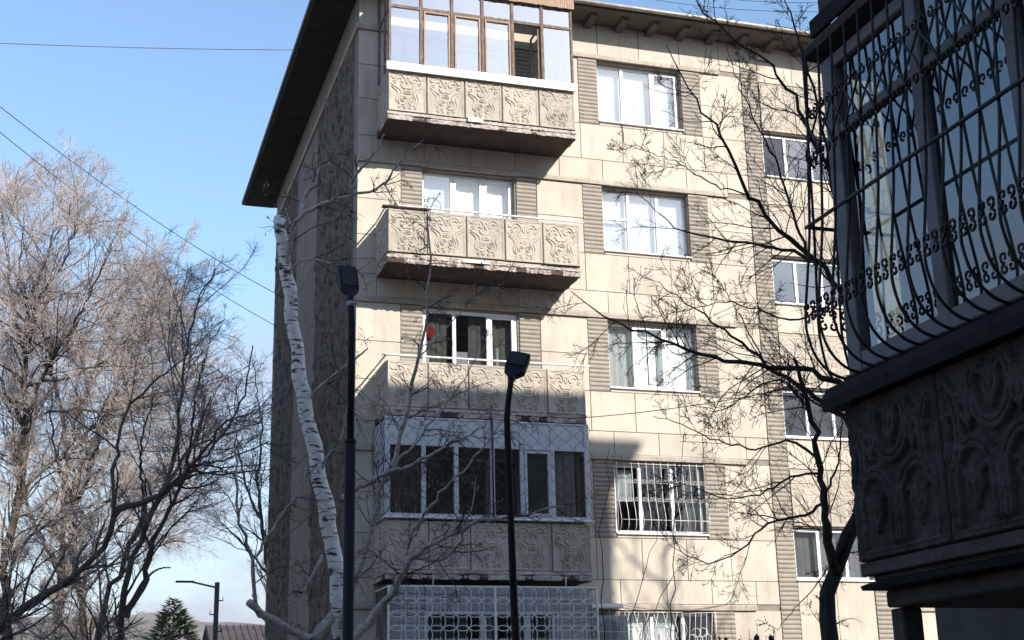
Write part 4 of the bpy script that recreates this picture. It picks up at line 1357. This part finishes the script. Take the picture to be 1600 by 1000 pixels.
def make_tree(name, label, limbs, levels, bark, twig, seed, base=None, group=None, loc=None, cat="tree", fine_from=1, extra=None, limb_mat=None):
    """limbs: list of (points Nx3, r0, r1, length scale for its side branches). levels: dicts for each round of side branches"""
    rng = np.random.default_rng(seed)
    tk, cr_, lb = Tubes(), Tubes(), Tubes()
    cur, cur_n = [], 0
    for pts, r0, r1, ls in limbs:
        C = catmull(pts, 6)
        seg = np.concatenate([[0], np.cumsum(np.linalg.norm(np.diff(C, axis=0), axis=1))])
        n = 24 if ls else 72
        s = np.linspace(0, seg[-1], n)
        C = np.stack([np.interp(s, seg, C[:, k]) for k in range(3)], 1)
        C[1:-1] += rng.normal(0, 1, (n - 2, 3)) * (min(.03, seg[-1] * .006) if ls else .004)
        R = r0 + (r1 - r0) * np.linspace(0, 1, n) ** .8
        R = R * (1 + (rng.normal(0, .06, n) if ls else np.interp(np.linspace(0, 1, n), np.linspace(0, 1, 20), rng.normal(0, .05, 20))))
        if not ls:                                # knots and swellings on a bare trunk
            for q in rng.integers(6, n - 3, 9): R[q - 1:q + 2] *= np.array([1.02, 1.07, 1.02])
        tipd = norm(C[-1] - C[-2])
        C2 = np.vstack([C, C[-1] + tipd * R[-1] * .25]); R_2 = np.append(R, .0008)
        (lb if limb_mat and cur_n else tk).add(C2, R_2, (14 if not ls else 10) if r0 > .03 else 6)
        cur_n += 1
        if ls > 0: cur.append((C, R, ls, seg[-1]))
    SEG = np.array([c[3] for c in cur])
    P = np.stack([c[0] for c in cur]); R = np.stack([c[1] for c in cur]); L = np.array([c[2] for c in cur])
    for li, lv in enumerate(levels):
        p, d, l, r = sprout(P, R, L, lv["per"] * (SEG if li == 0 else 1), lv.get("t", (.15, 1)), lv["ang"], lv["ratio"], rng, lv.get("taper", .5), lv.get("rmul", .55), lv.get("rmin", .0026))
        r = np.minimum(r, lv.get("rmax", .05))
        n = lv.get("n", 6)
        P2 = grow(p, d, l, n, lv.get("wob", .18), lv.get("trop", (0, 0, .05)), rng)
        R2 = r[:, None] * np.linspace(1, lv.get("tip", .45), n)[None]
        R2 = np.maximum(R2, lv.get("rmin", .0026) * .8)
        (tk if li < fine_from else cr_).add(P2, R2, lv.get("sides", 4 if li == 0 else 3))
        P, R, L = P2, R2, l
    b = np.array(base if base is not None else limbs[0][0][0])
    root = empty(name, tuple(b))
    tag(root, label, cat, group)
    for tb, nm, mt in ((tk, "trunk", bark), (lb, "limbs", limb_mat), (cr_, "crown", twig)):
        if not tb.groups: continue
        o = bpy.data.objects.new(nm, tb.mesh(nm, mt)); o.location = -Vector(b); link(o, root)
    if extra: extra(root, P, R, rng, b)
    return root

def path(pix, d0, d1=None):
    d1 = d0 if d1 is None else d1
    n = len(pix)
    return np.array([at(x, y, d0 + (d1 - d0) * i / max(1, n - 1)) for i, (x, y) in enumerate(pix)])

def rooted(P):
    b = P[0].copy(); v = P[0] - P[1]
    s = b[2] / max(.3, -v[2]) if v[2] < 0 else 1
    g = np.array([b[0] + v[0] * s * .25, b[1] + v[1] * s * .25, -.05])
    return np.vstack([g, (g + b) / 2, P])

# birch in front of the end wall
D = 20.0
bt = rooted(path([(533, 1000), (528, 930), (526, 885), (514, 828), (510, 790), (497, 742), (493, 700), (479, 655), (475, 618), (466, 585), (465, 545), (455, 500), (455, 462), (445, 420), (444, 385), (437, 360), (438, 338)], D))
limbs = [(bt, .152, .090, 0),
         (path([(447, 430), (455, 370), (470, 338), (520, 312), (560, 300), (585, 298), (601, 285)], D, D - .5), .05, .016, .9),
         (path([(548, 303), (552, 280), (566, 262), (590, 232), (600, 210)], D - .3, D - .6), .03, .012, .7),
         (path([(601, 288), (618, 262), (640, 238), (662, 218)], D - .5, D - .8), .02, .006, .6),
         (path([(601, 288), (620, 320), (640, 335)], D - .5, D - .5), .012, .004, .4),
         (path([(470, 338), (474, 310), (490, 282), (500, 262), (515, 255)], D, D + .5), .03, .010, .6),
         (path([(453, 350), (446, 325)], D, D), .02, .012, .3),
         (path([(455, 420), (480, 405), (520, 412), (560, 425), (600, 440)], D, D - .4), .02, .005, .7),
         (path([(520, 960), (500, 985), (485, 1000), (440, 976), (405, 956), (389, 941)], D, D - .9), .070, .055, .3),
         (path([(400, 953), (396, 900), (388, 850), (372, 800), (368, 700), (369, 600)], D - .8, D - 1.2), .035, .006, .9),
         (path([(505, 868), (490, 895), (470, 930), (450, 946)], D - .1, D - .6), .03, .014, .4),
         (path([(400, 870), (430, 820), (470, 760), (478, 730)], D - .7, D - .2), .022, .008, .6),
         (path([(488, 620), (505, 600), (530, 580), (552, 562), (575, 545)], D, D - .8), .035, .010, .8),
         (path([(498, 740), (510, 715), (530, 690), (542, 640), (548, 590), (540, 540)], D, D - .5), .025, .006, .6),
         (path([(530, 980), (552, 920), (575, 850), (600, 755), (622, 690), (640, 625), (655, 560), (667, 490), (668, 420), (667, 340)], D - .3, D - 1.0), .06, .010, .85),
         (path([(555, 1000), (600, 940), (634, 886), (650, 862), (700, 838), (760, 812), (830, 802), (880, 792)], D - .6, D - 1.6), .07, .010, 1.0),
         (path([(634, 886), (645, 830), (690, 770), (720, 740), (770, 680), (800, 640)], D - .8, D - 1.5), .03, .006, .9),
         (path([(640, 872), (690, 875), (720, 845), (735, 800), (745, 745)], D - .8, D - 1.2), .028, .007, .7),
         (path([(536, 778), (580, 748), (640, 728), (700, 695), (760, 668)], D - .2, D - 1.4), .045, .010, .9),
         (path([(610, 738), (650, 690), (690, 640), (740, 570), (770, 520)], D - .6, D - 1.2), .022, .004, .8),
         (path([(655, 560), (690, 520), (740, 470), (790, 440)], D - .9, D - 1.3), .012, .003, .7)]
def catkins(root, P, R, rng, b):
    n = len(P); pick = rng.choice(n, min(n, 1500), replace=False)
    m = MB()
    for i in pick:
        q = P[i, -1]; l = rng.uniform(.012, .03); w = rng.uniform(.006, .012); a = rng.uniform(0, 6.3)
        c, s = math.cos(a) * w, math.sin(a) * w
        m.add([(q[0], q[1], q[2]), (q[0] + c, q[1] + s, q[2] - l), (q[0], q[1], q[2] - 2 * l), (q[0] - c, q[1] - s, q[2] - l * 1.1)], [(0, 1, 2, 3)])
    o = m.build("catkins", "catkin", root, -Vector(b)); o["kind"] = "stuff"
make_tree("birch_tree", "white-barked birch with a lopped top standing before the end wall", limbs,
          [dict(per=4.5, ang=.9, ratio=1.0, n=9, wob=.16, trop=(0, 0, -.02), rmax=.010, rmin=.0048, tip=.4, t=(.1, 1)),
           dict(per=5, ang=.8, ratio=.62, n=7, wob=.17, trop=(0, 0, -.06), rmax=.005, rmin=.0038),
           dict(per=3, ang=.7, ratio=.6, n=5, wob=.18, trop=(0, 0, -.10), rmax=.0035, rmin=.0030)],
          "birch_bark", "twig_birch", 21, extra=catkins, fine_from=0, limb_mat="birch_limb")

# dark tree at the right, half hidden by the neighbouring balcony
D = 17.0
tr_ = rooted(path([(1293, 1000), (1290, 955), (1300, 905), (1316, 862), (1330, 820), (1345, 770), (1352, 690), (1350, 600), (1340, 500), (1325, 400)], D, D + .2))
limbs = [(tr_, .15, .05, .6),
         (path([(1306, 890), (1296, 860), (1292, 829), (1286, 767), (1278, 705), (1268, 650), (1255, 600), (1240, 560)], D, D - .4), 0.0663, 0.0187, 1.1),
         (path([(1350, 640), (1317, 600), (1262, 581), (1196, 569), (1110, 555), (1041, 535), (975, 506), (917, 480), (892, 455)], D, D - .9), 0.0468, 0.0051, 1.3),
         (path([(1348, 700), (1317, 652), (1254, 604), (1196, 569), (1140, 520), (1080, 480), (1030, 440)], D, D + .7), 0.0429, 0.0051, 1.2),
         (path([(1345, 520), (1300, 436), (1259, 395), (1217, 359), (1171, 304), (1151, 260), (1124, 203), (1094, 165), (1069, 124), (1041, 69)], D, D - .5), 0.0468, 0.0051, 1.3),
         (path([(1280, 412), (1245, 396), (1176, 381), (1107, 370), (1052, 353), (1025, 329), (985, 290)], D, D + .8), 0.0273, 0.0034, 1.2),
         (path([(1335, 400), (1300, 280), (1267, 206), (1217, 118), (1162, 69), (1110, 25), (1075, -15)], D, D + .4), 0.0390, 0.0068, 1.2),
         (path([(1325, 420), (1310, 330), (1290, 230), (1270, 130), (1240, 40), (1225, -20)], D, D - .8), 0.0351, 0.0068, 1.1),
         (path([(1259, 395), (1240, 330), (1215, 260), (1180, 190), (1150, 120), (1135, 70)], D - .2, D + .4), 0.0218, 0.0043, 1.0),
         (path([(1288, 785), (1246, 808), (1190, 823), (1159, 860), (1109, 877), (1075, 868), (1045, 850)], D, D - .7), 0.0234, 0.0034, .9),
         (path([(1283, 740), (1240, 745), (1190, 770), (1130, 778), (1080, 760), (1040, 755)], D, D + .6), 0.0187, 0.0034, 1.0),
         (path([(1280, 715), (1230, 690), (1180, 700), (1120, 690), (1060, 660), (1020, 650)], D, D - .6), 0.0203, 0.0034, 1.0),
         (path([(1290, 770), (1310, 720), (1315, 650), (1305, 600)], D, D + .5), 0.0195, 0.0043, .9),
         (path([(1270, 660), (1230, 600), (1190, 600), (1130, 640), (1080, 630)], D, D + .3), 0.0172, 0.0034, .9),
         (path([(1320, 850), (1285, 900), (1262, 930), (1230, 965), (1215, 985)], D, D - .5), 0.0125, 0.0034, .5),
         (path([(1300, 470), (1250, 500), (1200, 490), (1140, 470), (1090, 480), (1040, 495)], D, D - .5), 0.0172, 0.0034, 1.0),
         (path([(1171, 304), (1120, 290), (1070, 260), (1020, 240), (975, 225)], D - .3, D - .6), 0.0109, 0.0026, .9),
         (path([(1196, 569), (1170, 520), (1130, 450), (1100, 420)], D, D - .3), 0.0125, 0.0026, .9)]
make_tree("bare_tree", "dark bare tree in front of the stair windows, half hidden by the barred balcony", limbs,
          [dict(per=6, ang=.85, ratio=.85, n=9, wob=.11, trop=(0, 0, .02), rmax=.009, rmin=.0040, tip=.4, t=(.12, 1)),
           dict(per=7.0, ang=.85, ratio=.55, n=6, wob=.13, trop=(0, 0, .03), rmax=.005, rmin=.0034),
           dict(per=3.6, ang=.85, ratio=.6, n=4, wob=.15, trop=(0, 0, .03), rmax=.0035, rmin=.0030)],
          "bark_dark", "twig_dark", 33)

# the row of elms left of the block
ELM = [dict(per=6, ang=.75, ratio=1.0, n=9, wob=.13, trop=(0, 0, .03), rmax=.026, rmin=.007, tip=.4, t=(.2, 1)),
       dict(per=8, ang=.65, ratio=.62, n=6, wob=.15, trop=(0, 0, .02), rmax=.009, rmin=.0042),
       dict(per=13, ang=.7, ratio=.62, n=4, wob=.17, trop=(0, 0, -.01), rmax=.005, rmin=.0036)]
GREY = [dict(ELM[0], per=3.6, rmin=.006), dict(ELM[1], per=7, rmin=.0036), dict(ELM[2], per=7, rmin=.0030)]
def elm(label, trunk, d, limbs, seed, r0, twig="twig_elm", levels=ELM, ls=1.9, r1=.04):
    T = rooted(path(trunk, d))
    L = [(T, r0, r1, ls * .8)]
    for pix, da, db, ra, k in limbs:
        L.append((path(pix, d + da, d + db), ra * .75, .010, ls * k))
    return make_tree("elm_tree", label, L, GREY if twig == "twig_grey" else levels, "bark_elm", twig, seed, group="bare elms left of the block")
elm("tallest bare elm at the left edge, its pale twigs reaching highest", [(10, 1000), (8, 880), (28, 780), (36, 660), (40, 560), (44, 470)], 28,
    [([(28, 780), (70, 735), (130, 690), (175, 620), (200, 560), (232, 512)], 0, 1, .055, 1.0),
     ([(36, 660), (80, 570), (125, 490), (160, 420), (180, 370)], 0, -1.5, .06, 1.1),
     ([(40, 560), (20, 470), (10, 390), (0, 320)], 0, 1, .06, 1.1),
     ([(44, 470), (70, 410), (85, 360), (95, 315)], 0, 1.5, .05, 1.0),
     ([(36, 660), (-20, 560), (-60, 450), (-80, 360)], 0, 1, .06, 1.1),
     ([(8, 880), (60, 830), (120, 800), (200, 770), (260, 745)], 0, -1.5, .05, .8),
     ([(40, 600), (110, 590), (190, 540), (250, 470), (280, 420)], 0, 2, .05, 1.0),
     ([(36, 660), (110, 640), (200, 640), (270, 610), (320, 560)], 0, 1, .05, 1.0),
     ([(40, 560), (60, 470), (100, 410), (120, 350)], 0, -2, .045, 1.0)], 101, .17, ls=2.3)
elm("bare elm whose mossy limb arches up from the lower left corner", [(-40, 1020), (0, 990), (60, 935), (105, 908), (150, 872), (172, 835), (178, 805)], 20,
    [([(178, 805), (200, 790), (240, 780), (280, 750), (325, 695), (347, 668), (400, 640)], 0, .8, .075, .9),
     ([(240, 780), (300, 730), (360, 715), (420, 690)], 0.2, 1.2, .035, .7),
     ([(178, 805), (180, 720), (200, 640), (250, 590), (300, 545)], 0, 1.5, .05, .9),
     ([(290, 735), (300, 680), (305, 620), (320, 560)], .4, -.8, .03, .8)], 102, .095, "twig_grey")
elm("dark bare elm with upright stem, third trunk from the left edge", [(130, 1000), (128, 925), (112, 870), (120, 800), (140, 720)], 30,
    [([(128, 925), (145, 860), (170, 800), (190, 730)], 0, 1, .06, 1.0),
     ([(120, 800), (90, 720), (80, 640), (90, 560)], 0, -1, .05, 1.0),
     ([(140, 720), (180, 640), (220, 570), (240, 500)], 0, 1, .05, 1.0),
     ([(128, 925), (200, 860), (270, 800), (320, 730), (350, 660)], 0, 1, .05, 1.0)], 103, .14, ls=2.3)
elm("slender bare elm with mossy bark between two dark trunks", [(150, 1000), (168, 935), (190, 885), (205, 850), (225, 790)], 24,
    [([(205, 850), (240, 790), (270, 720), (290, 640)], 0, 1, .045, .9),
     ([(225, 790), (220, 700), (240, 620)], 0, -1, .04, .9)], 104, .08, "twig_grey")
elm("forked dark elm with a sawn-off side limb, nearest the concrete lamp post", [(184, 1000), (194, 940), (204, 890), (216, 845), (238, 800), (262, 760)], 21.5,
    [([(196, 965), (220, 925), (237, 862), (258, 812), (285, 750), (305, 690), (330, 620)], 0, .6, .085, .9),
     ([(222, 920), (235, 897), (252, 888), (267, 887)], 0, 0.2, .04, 0.02),
     ([(262, 760), (280, 660), (290, 560), (310, 470), (335, 420)], 0, .8, .045, 1.0),
     ([(285, 750), (340, 690), (380, 620), (395, 540)], .4, 1.4, .04, .9),
     ([(262, 760), (300, 700), (350, 680), (410, 660)], 0, 1.2, .04, .8)], 105, .085, "twig_grey")
elm("far bare elm glimpsed against the left edge of the block", [(425, 1000), (420, 900), (410, 820), (400, 750)], 44,
    [([(410, 820), (385, 760), (370, 690), (372, 620)], 0, 1, .07, 1.0),
     ([(400, 750), (410, 680), (400, 610), (395, 560)], 0, -1, .06, 1.0),
     ([(420, 900), (380, 850), (350, 820), (330, 790)], 0, -1, .06, 1.0)], 106, .2, "twig_grey", ls=2.4)
elm("pale bare elm filling the gap behind the mossy limb", [(90, 1000), (95, 900), (100, 800), (105, 700)], 34,
    [([(95, 900), (40, 780), (20, 640), (30, 520)], 0, 1, .08, 1.1),
     ([(100, 800), (150, 680), (205, 570), (245, 490), (265, 440)], 0, 2, .08, 1.1),
     ([(105, 700), (80, 570), (55, 460), (35, 370), (25, 305)], 0, -1, .08, 1.1),
     ([(105, 700), (150, 570), (185, 490), (205, 430)], 0, -2, .07, 1.1),
     ([(95, 900), (180, 830), (260, 740), (310, 640)], 0, 1, .07, 1.1)], 107, .17, ls=2.6)

# slim shoots before the sunny windows
for i, (pix, lab) in enumerate((([(1049, 1000), (1050, 907), (1054, 823), (1066, 721), (1071, 668)], "tallest slim shoot before the barred second-floor window"),
                               ([(987, 1000), (998, 922), (1013, 870), (1028, 825)], "slim leaning shoot in front of the ground-floor window grille"),
                               ([(945, 1000), (942, 938), (940, 845), (953, 700)], "slim bare shoot rising past the air conditioner"),
                               ([(1000, 1000), (1020, 955), (1050, 905), (1082, 870)], "thin slanting shoot crossing the tallest slim shoot"))):
    make_tree("sapling", lab, [(rooted(path(pix, 21 - .4 * i)), .016, .004, .5)],
              [dict(per=1.5, ang=.6, ratio=.7, n=6, wob=.12, trop=(0, 0, .06), rmax=.004, rmin=.0028, t=(.45, 1))], "twig_dark", "twig_dark", 60 + i, fine_from=0)

# dry shrub with curled leaves at the foot of the picture
sb = at(1160, 1010, 22)
L = []
for i in range(9):
    x = 1105 + i * 13
    L.append((np.array([[sb[0] + (i - 4) * .05, sb[1], 0.0], [sb[0] + (i - 4) * .10, sb[1] - .1, 1.6], at(x, 1000 - (i * 37) % 28, 22)]), .008, .004, .25))
def leaves(root, P, R, rng, b):
    m = MB()
    for i in rng.choice(len(P), min(34, len(P)), replace=False):
        q = P[i, -1]; s = rng.uniform(.07, .14); a = rng.uniform(0, 6.3)
        u = np.array([math.cos(a), math.sin(a), 0]) * s * .4
        v = [q, q + u - [0, 0, s * .5], q + u * .8 - [0, 0, s * 1.1], q - [0, 0, s * 1.6], q - u * .8 - [0, 0, s], q - u - [0, 0, s * .4]]
        m.add(v, [(0, 1, 2, 3), (0, 3, 4, 5)])
    m.build("leaves", "dry_leaf", root, -Vector(b))
make_tree("dry_shrub", "dry shrub with a few curled brown leaves below the stair windows", L,
          [dict(per=1.5, ang=.6, ratio=.8, n=5, wob=.2, rmax=.004, rmin=.003, t=(.7, 1))], "twig_dark", "twig_dark", 77, cat="shrub", fine_from=0, extra=leaves)

# conifer far off at the lower left
def conifer():
    b = at(270, 1000, 62); b[2] = 0
    top = at(269, 932, 62)[2]
    rng = np.random.default_rng(5)
    root = empty("fir_tree", tuple(b)); tag(root, "small dark green conifer beyond the elms at the lower left", "tree")
    m = MB(); m.tube([(0, 0, 0), (0, 0, top * .6), (0, 0, top)], [.16, .10, .02], 7); m.build("trunk", "bark_dark", root)
    v, f = [], []
    n = 15000
    h = top * (1 - rng.power(1.9, n) * .85)
    for i in range(n):
        rad = (top - h[i]) * .60 + .15
        a = rng.uniform(0, 6.283); r = rad * (rng.uniform(.25, 1) ** .5) * (1 + .25 * math.sin(h[i] * 5 + a * 3))
        c = np.array([r * math.cos(a), r * math.sin(a), h[i] - r * .22])
        o = np.array([math.cos(a), math.sin(a), .35]); s = rng.uniform(.16, .34)
        w = np.array([-math.sin(a), math.cos(a), rng.normal(0, .4)]) * s * .22
        k = len(v); v += [c - w, c + w, c + o * s]; f.append((k, k + 1, k + 2))
    me = bpy.data.meshes.new("crown"); me.from_pydata([tuple(q) for q in v], [], f); me.materials.append(MATS["needles"]); me.update()
    link(bpy.data.objects.new("crown", me), root)
conifer()

# ------------------------------------------------------------------ lamps
def led_head(root, P, axis, side, length, width, back=.055):
    """flat head: narrow neck at P, widening, then a rounded rectangle; axis points away from the neck"""
    a = Vector(axis).normalized(); s = Vector(side); s = (s - a * s.dot(a)).normalized(); n = a.cross(s)
    prof = [(-.02, .028), (.05, .034), (.14, .115 * width / .24), (.17, .5 * width), (length - .05, .5 * width), (length - .015, .46 * width), (length, .38 * width)]
    m = MB(); v = []
    for t, w in prof:
        for sx, nz in ((-1, -1), (1, -1), (1, 1), (-1, 1)):
            th = back * (.45 if nz < 0 else .55) * (1 if t < length - .02 else .7)
            v.append(Vector(P) + a * t + s * (w * sx) + n * (th * nz))
    f = [(0, 1, 2, 3), (27, 26, 25, 24)]
    for i in range(6):
        for k in range(4):
            f.append((i * 4 + k, i * 4 + 4 + k, i * 4 + 4 + (k + 1) % 4, i * 4 + (k + 1) % 4))
    m.add(v, f); o = m.build("lamp_head", "lamp_paint", root, -Vector(root.location)); fix_normals(o.data)
    for sgn in (-1, 1):
        m = MB()
        q = [Vector(P) + a * t + s * w + n * (sgn * back * .60) for t, w in ((.20, -.38 * width), (.20, .38 * width), (length - .06, .38 * width), (length - .06, -.38 * width))]
        q2 = [p - n * (sgn * back * .15) for p in q]
        m.add(q + q2, [(0, 1, 2, 3), (0, 4, 5, 1), (1, 5, 6, 2), (2, 6, 7, 3), (3, 7, 4, 0)])
        m.build("led_panel", "lamp_panel", root, -Vector(root.location))

p0 = at(547.5, 466, 16); base = Vector((p0[0] + .02, p0[1], 0))
lp = empty("street_lamp", base); tag(lp, "taller black lamp post with upright flat head, beside the birch trunk", "street lamp", "black courtyard lamps")
zsl = at(547, 702, 16)[2]
m = MB(); m.tube([(0, 0, 0), (0, 0, .15), (0, 0, zsl - .02)], [.11, .062, .062], 14); m.tube([(0, 0, zsl - .03), (0, 0, zsl + .01)], .066, 14); m.build("lower_pole", "lamp_paint", lp)
m = MB(); m.tube([(0, 0, zsl - .1), (0, 0, p0[2] - .3), (p0[0] - base.x, 0, p0[2])], .040, 12); m.build("pole", "lamp_paint", lp)
m = MB(); m.tube([(p0[0] - base.x, 0, p0[2] - .10), (p0[0] - base.x, 0, p0[2] - .04)], .046, 12); m.tube([(p0[0] - base.x + .04, -.03, p0[2] - .07), (p0[0] - base.x + .075, -.04, p0[2] - .07)], .014, 6); m.build("clamp", "ac_plastic", lp)
led_head(lp, p0, (.02, .42, .70), (1, 0.05, 0), .56, .225)
p0 = at(799, 592, 15); pm_ = at(793, 680, 15); pb_ = at(806, 1000, 15)
base = Vector((pb_[0] + .10, pb_[1], 0))
lp = empty("street_lamp", base); tag(lp, "shorter black lamp post with bent top and tilted head, before the balconies", "street lamp", "black courtyard lamps")
m = MB()
m.tube(catmull([(0, 0, 0), tuple(pb_ - np.array(base)), tuple(at(800, 860, 15) - np.array(base)), tuple(pm_ - np.array(base)), tuple(at(793, 640, 15) - np.array(base)), tuple(p0 - np.array(base))], 5), np.interp(np.linspace(0, 1, 26), [0, .3, 1], [.050, .042, .030]), 12)
m.build("pole", "lamp_paint", lp)
led_head(lp, p0, (.36, .42, .66), (1, -.30, -.10), .46, .235, .085)

cb = at(336, 1000, 45); base = Vector((cb[0], cb[1], 0))
cl = empty("lamp_post", base); tag(cl, "concrete lamp post with a long side arm behind the elms", "lamp post")
ct = at(337, 907, 45)
m = MB(); m.box((-.075, -.07, 0), (.075, .07, ct[2]), .015); m.build("pole", "concrete_pole", cl)
ca = at(275, 907, 45)
m = MB(); m.tube([(0, 0, ct[2] - .18), (ca[0] - base.x + .5, 0, ca[2] - .02)], .032, 7); m.build("arm", "concrete_pole", cl)
m = MB(); m.box((ca[0] - base.x, -.07, ca[2] - .05), (ca[0] - base.x + .6, .07, ca[2] + .01), .012); m.build("lamp_head", "lamp_paint", cl)
for dx, dz in ((-.2, .95), (.2, .5), (.2, 1.5)):
    m = MB(); m.tube([(0, 0, ct[2] - dz - .1), (dx, 0, ct[2] - dz - .1), (dx, 0, ct[2] - dz + .1)], .025, 5); m.build("insulator", "lamp_paint", cl)

# ------------------------------------------------------------------ cables
def cable(label, P0, P1, sag, r=.009):
    P0, P1 = np.array(P0), np.array(P1)
    t = np.linspace(0, 1, 24)[:, None]
    P = P0 * (1 - t) + P1 * t - np.array([0, 0, 1.0]) * sag * 4 * t * (1 - t)
    m = MB(); m.tube([tuple(p) for p in P], r, 5)
    return tag(m.build("overhead_cable", "wire"), label, "cable")
cable("highest overhead cable crossing the blue sky to the roof", at(-40, 66, 30), at(500, 78, 36), .05, .010)
cable("upper of two slanting cables running down to the block", at(-30, 143, 26), (0.1, 9.5, at(432, 418, 34)[2]), .25)
cable("lower of two slanting cables running down to the block", at(-30, 182, 26), (0.1, 11.5, at(430, 450, 35)[2]), .25)
cable("thin cable from the third-floor balcony across the sunny wall", (4.0, -1.08, 7.36), at(1330, 585, 24), .12, .008)
cable("sagging white cable above the ground-floor window", (5.2, -.12, 3.92), (7.9, -.08, 4.0), .16, .006)
for i, (a_, b_) in enumerate((((980, -8), (1290, 18)), ((1000, -22), (1290, 4)))):
    cable(("lower" if i == 0 else "upper") + " thin cable above the roof edge at the top right", at(*a_, 36), at(*b_, 33), .15, .007)

# ------------------------------------------------------------------ far house under the hill
hb = at(395, 1000, 95)
hs = empty("house", (hb[0], hb[1], 0)); tag(hs, "far house with brown ribbed roof beside the concrete lamp post", "house")
zr = at(400, 972, 95)[2]; ze = at(395, 1008, 95)[2]
m = MB(); m.box((-2.2, 0, 0), (5, 8, ze - .2), .02); m.build("wall", "house_wall", hs)
m = MB(); m.prism([(-.5, ze - .3), (4, zr), (8.5, ze - .3), (8.5, ze - .2), (4, zr + .1), (-.5, ze - .2)], -2.9, 5.6, 'x'); ro_ = m.build("roof", "house_roof", hs)
for i in range(18):
    x = -2.85 + i * .48
    m = MB(); m.add([(x, -.55, ze - .20), (x + .07, -.55, ze - .20), (x + .07, 4, zr + .12), (x, 4, zr + .12), (x, -.55, ze - .14), (x + .07, -.55, ze - .14), (x + .07, 4, zr + .18), (x, 4, zr + .18)],
                    [(4, 5, 6, 7), (0, 1, 5, 4), (1, 2, 6, 5), (3, 0, 4, 7)]); m.build("roof_rib", "house_roof", ro_)

# tree standing outside the frame at the right; its twigs shade the sunny wall
TX, TY = 12.6, -13.2
T = np.array([(TX, TY, -.05), (TX - .1, TY, 3), (TX, TY + .1, 6), (TX - .15, TY, 9), (TX, TY, 12.0), (TX + .1, TY, 14.2)])
L = [(T, .15, .012, 1.1)]
for i in range(14):
    z = 6.0 + i * .55; a = i * 2.4; l = 2.6 - i * .09
    L.append((np.array([(TX, TY, z), (TX + math.cos(a) * l * .4, TY + math.sin(a) * l * .4, z + .7), (TX + math.cos(a) * l * .75, TY + math.sin(a) * l * .75, z + 1.7), (TX + math.cos(a) * l * .85, TY + math.sin(a) * l * .85, z + 2.6)]), .035, .007, 1.0))
make_tree("bare_tree", "bare tree beyond the right edge whose twig shadows blur across the sunny wall", L,
          [dict(per=2.5, ang=.8, ratio=.9, n=7, wob=.15, rmax=.012, rmin=.005, t=(.2, 1)), dict(per=3, ang=.8, ratio=.6, n=5, wob=.2, rmax=.006, rmin=.004)], "bark_dark", "twig_dark", 88)

# thin winter haze
m = MB(); m.box((-1560, -1560, -8), (1560, 1560, 125))
hz = m.build("haze", "wire")
hm = bpy.data.materials.new("haze_air"); hm.use_nodes = True
hn, hl = hm.node_tree.nodes, hm.node_tree.links
hn.remove(hn["Principled BSDF"])
hv = hn.new("ShaderNodeVolumePrincipled")
hv.inputs["Color"].default_value = (0.86, 0.91, 1.0, 1)
hv.inputs["Density"].default_value = 0.0002
hv.inputs["Anisotropy"].default_value = 0.2
hl.new(hv.outputs["Volume"], hn["Material Output"].inputs["Volume"])
hz.data.materials.clear(); hz.data.materials.append(hm)
tag(hz, "thin pale winter haze over the distant hills", "haze", kind="stuff")

# unseen block behind the viewpoint, added to darken the shade; lower windows mirror it
ob = empty("apartment_building", (-5, -42, 0))
tag(ob, "unseen block across the courtyard, added to darken the shade and the reflections in the lower windows", "building")
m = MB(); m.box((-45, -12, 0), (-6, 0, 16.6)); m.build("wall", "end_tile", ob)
m = MB(); m.box((-45.7, -12.7, 16.6), (-5.3, .7, 16.75), .02); m.build("roof", "soffit", ob)
OW = MB().box((0, 0, 0), (1.8, .03, 1.4), .01).mesh("window", "pane_dark")
for k in range(5):
    for i in range(12):
        o = bpy.data.objects.new("window", OW); o.location = (-43.5 + i * 3.1, .005, 2.3 + 3 * k); link(o, ob)
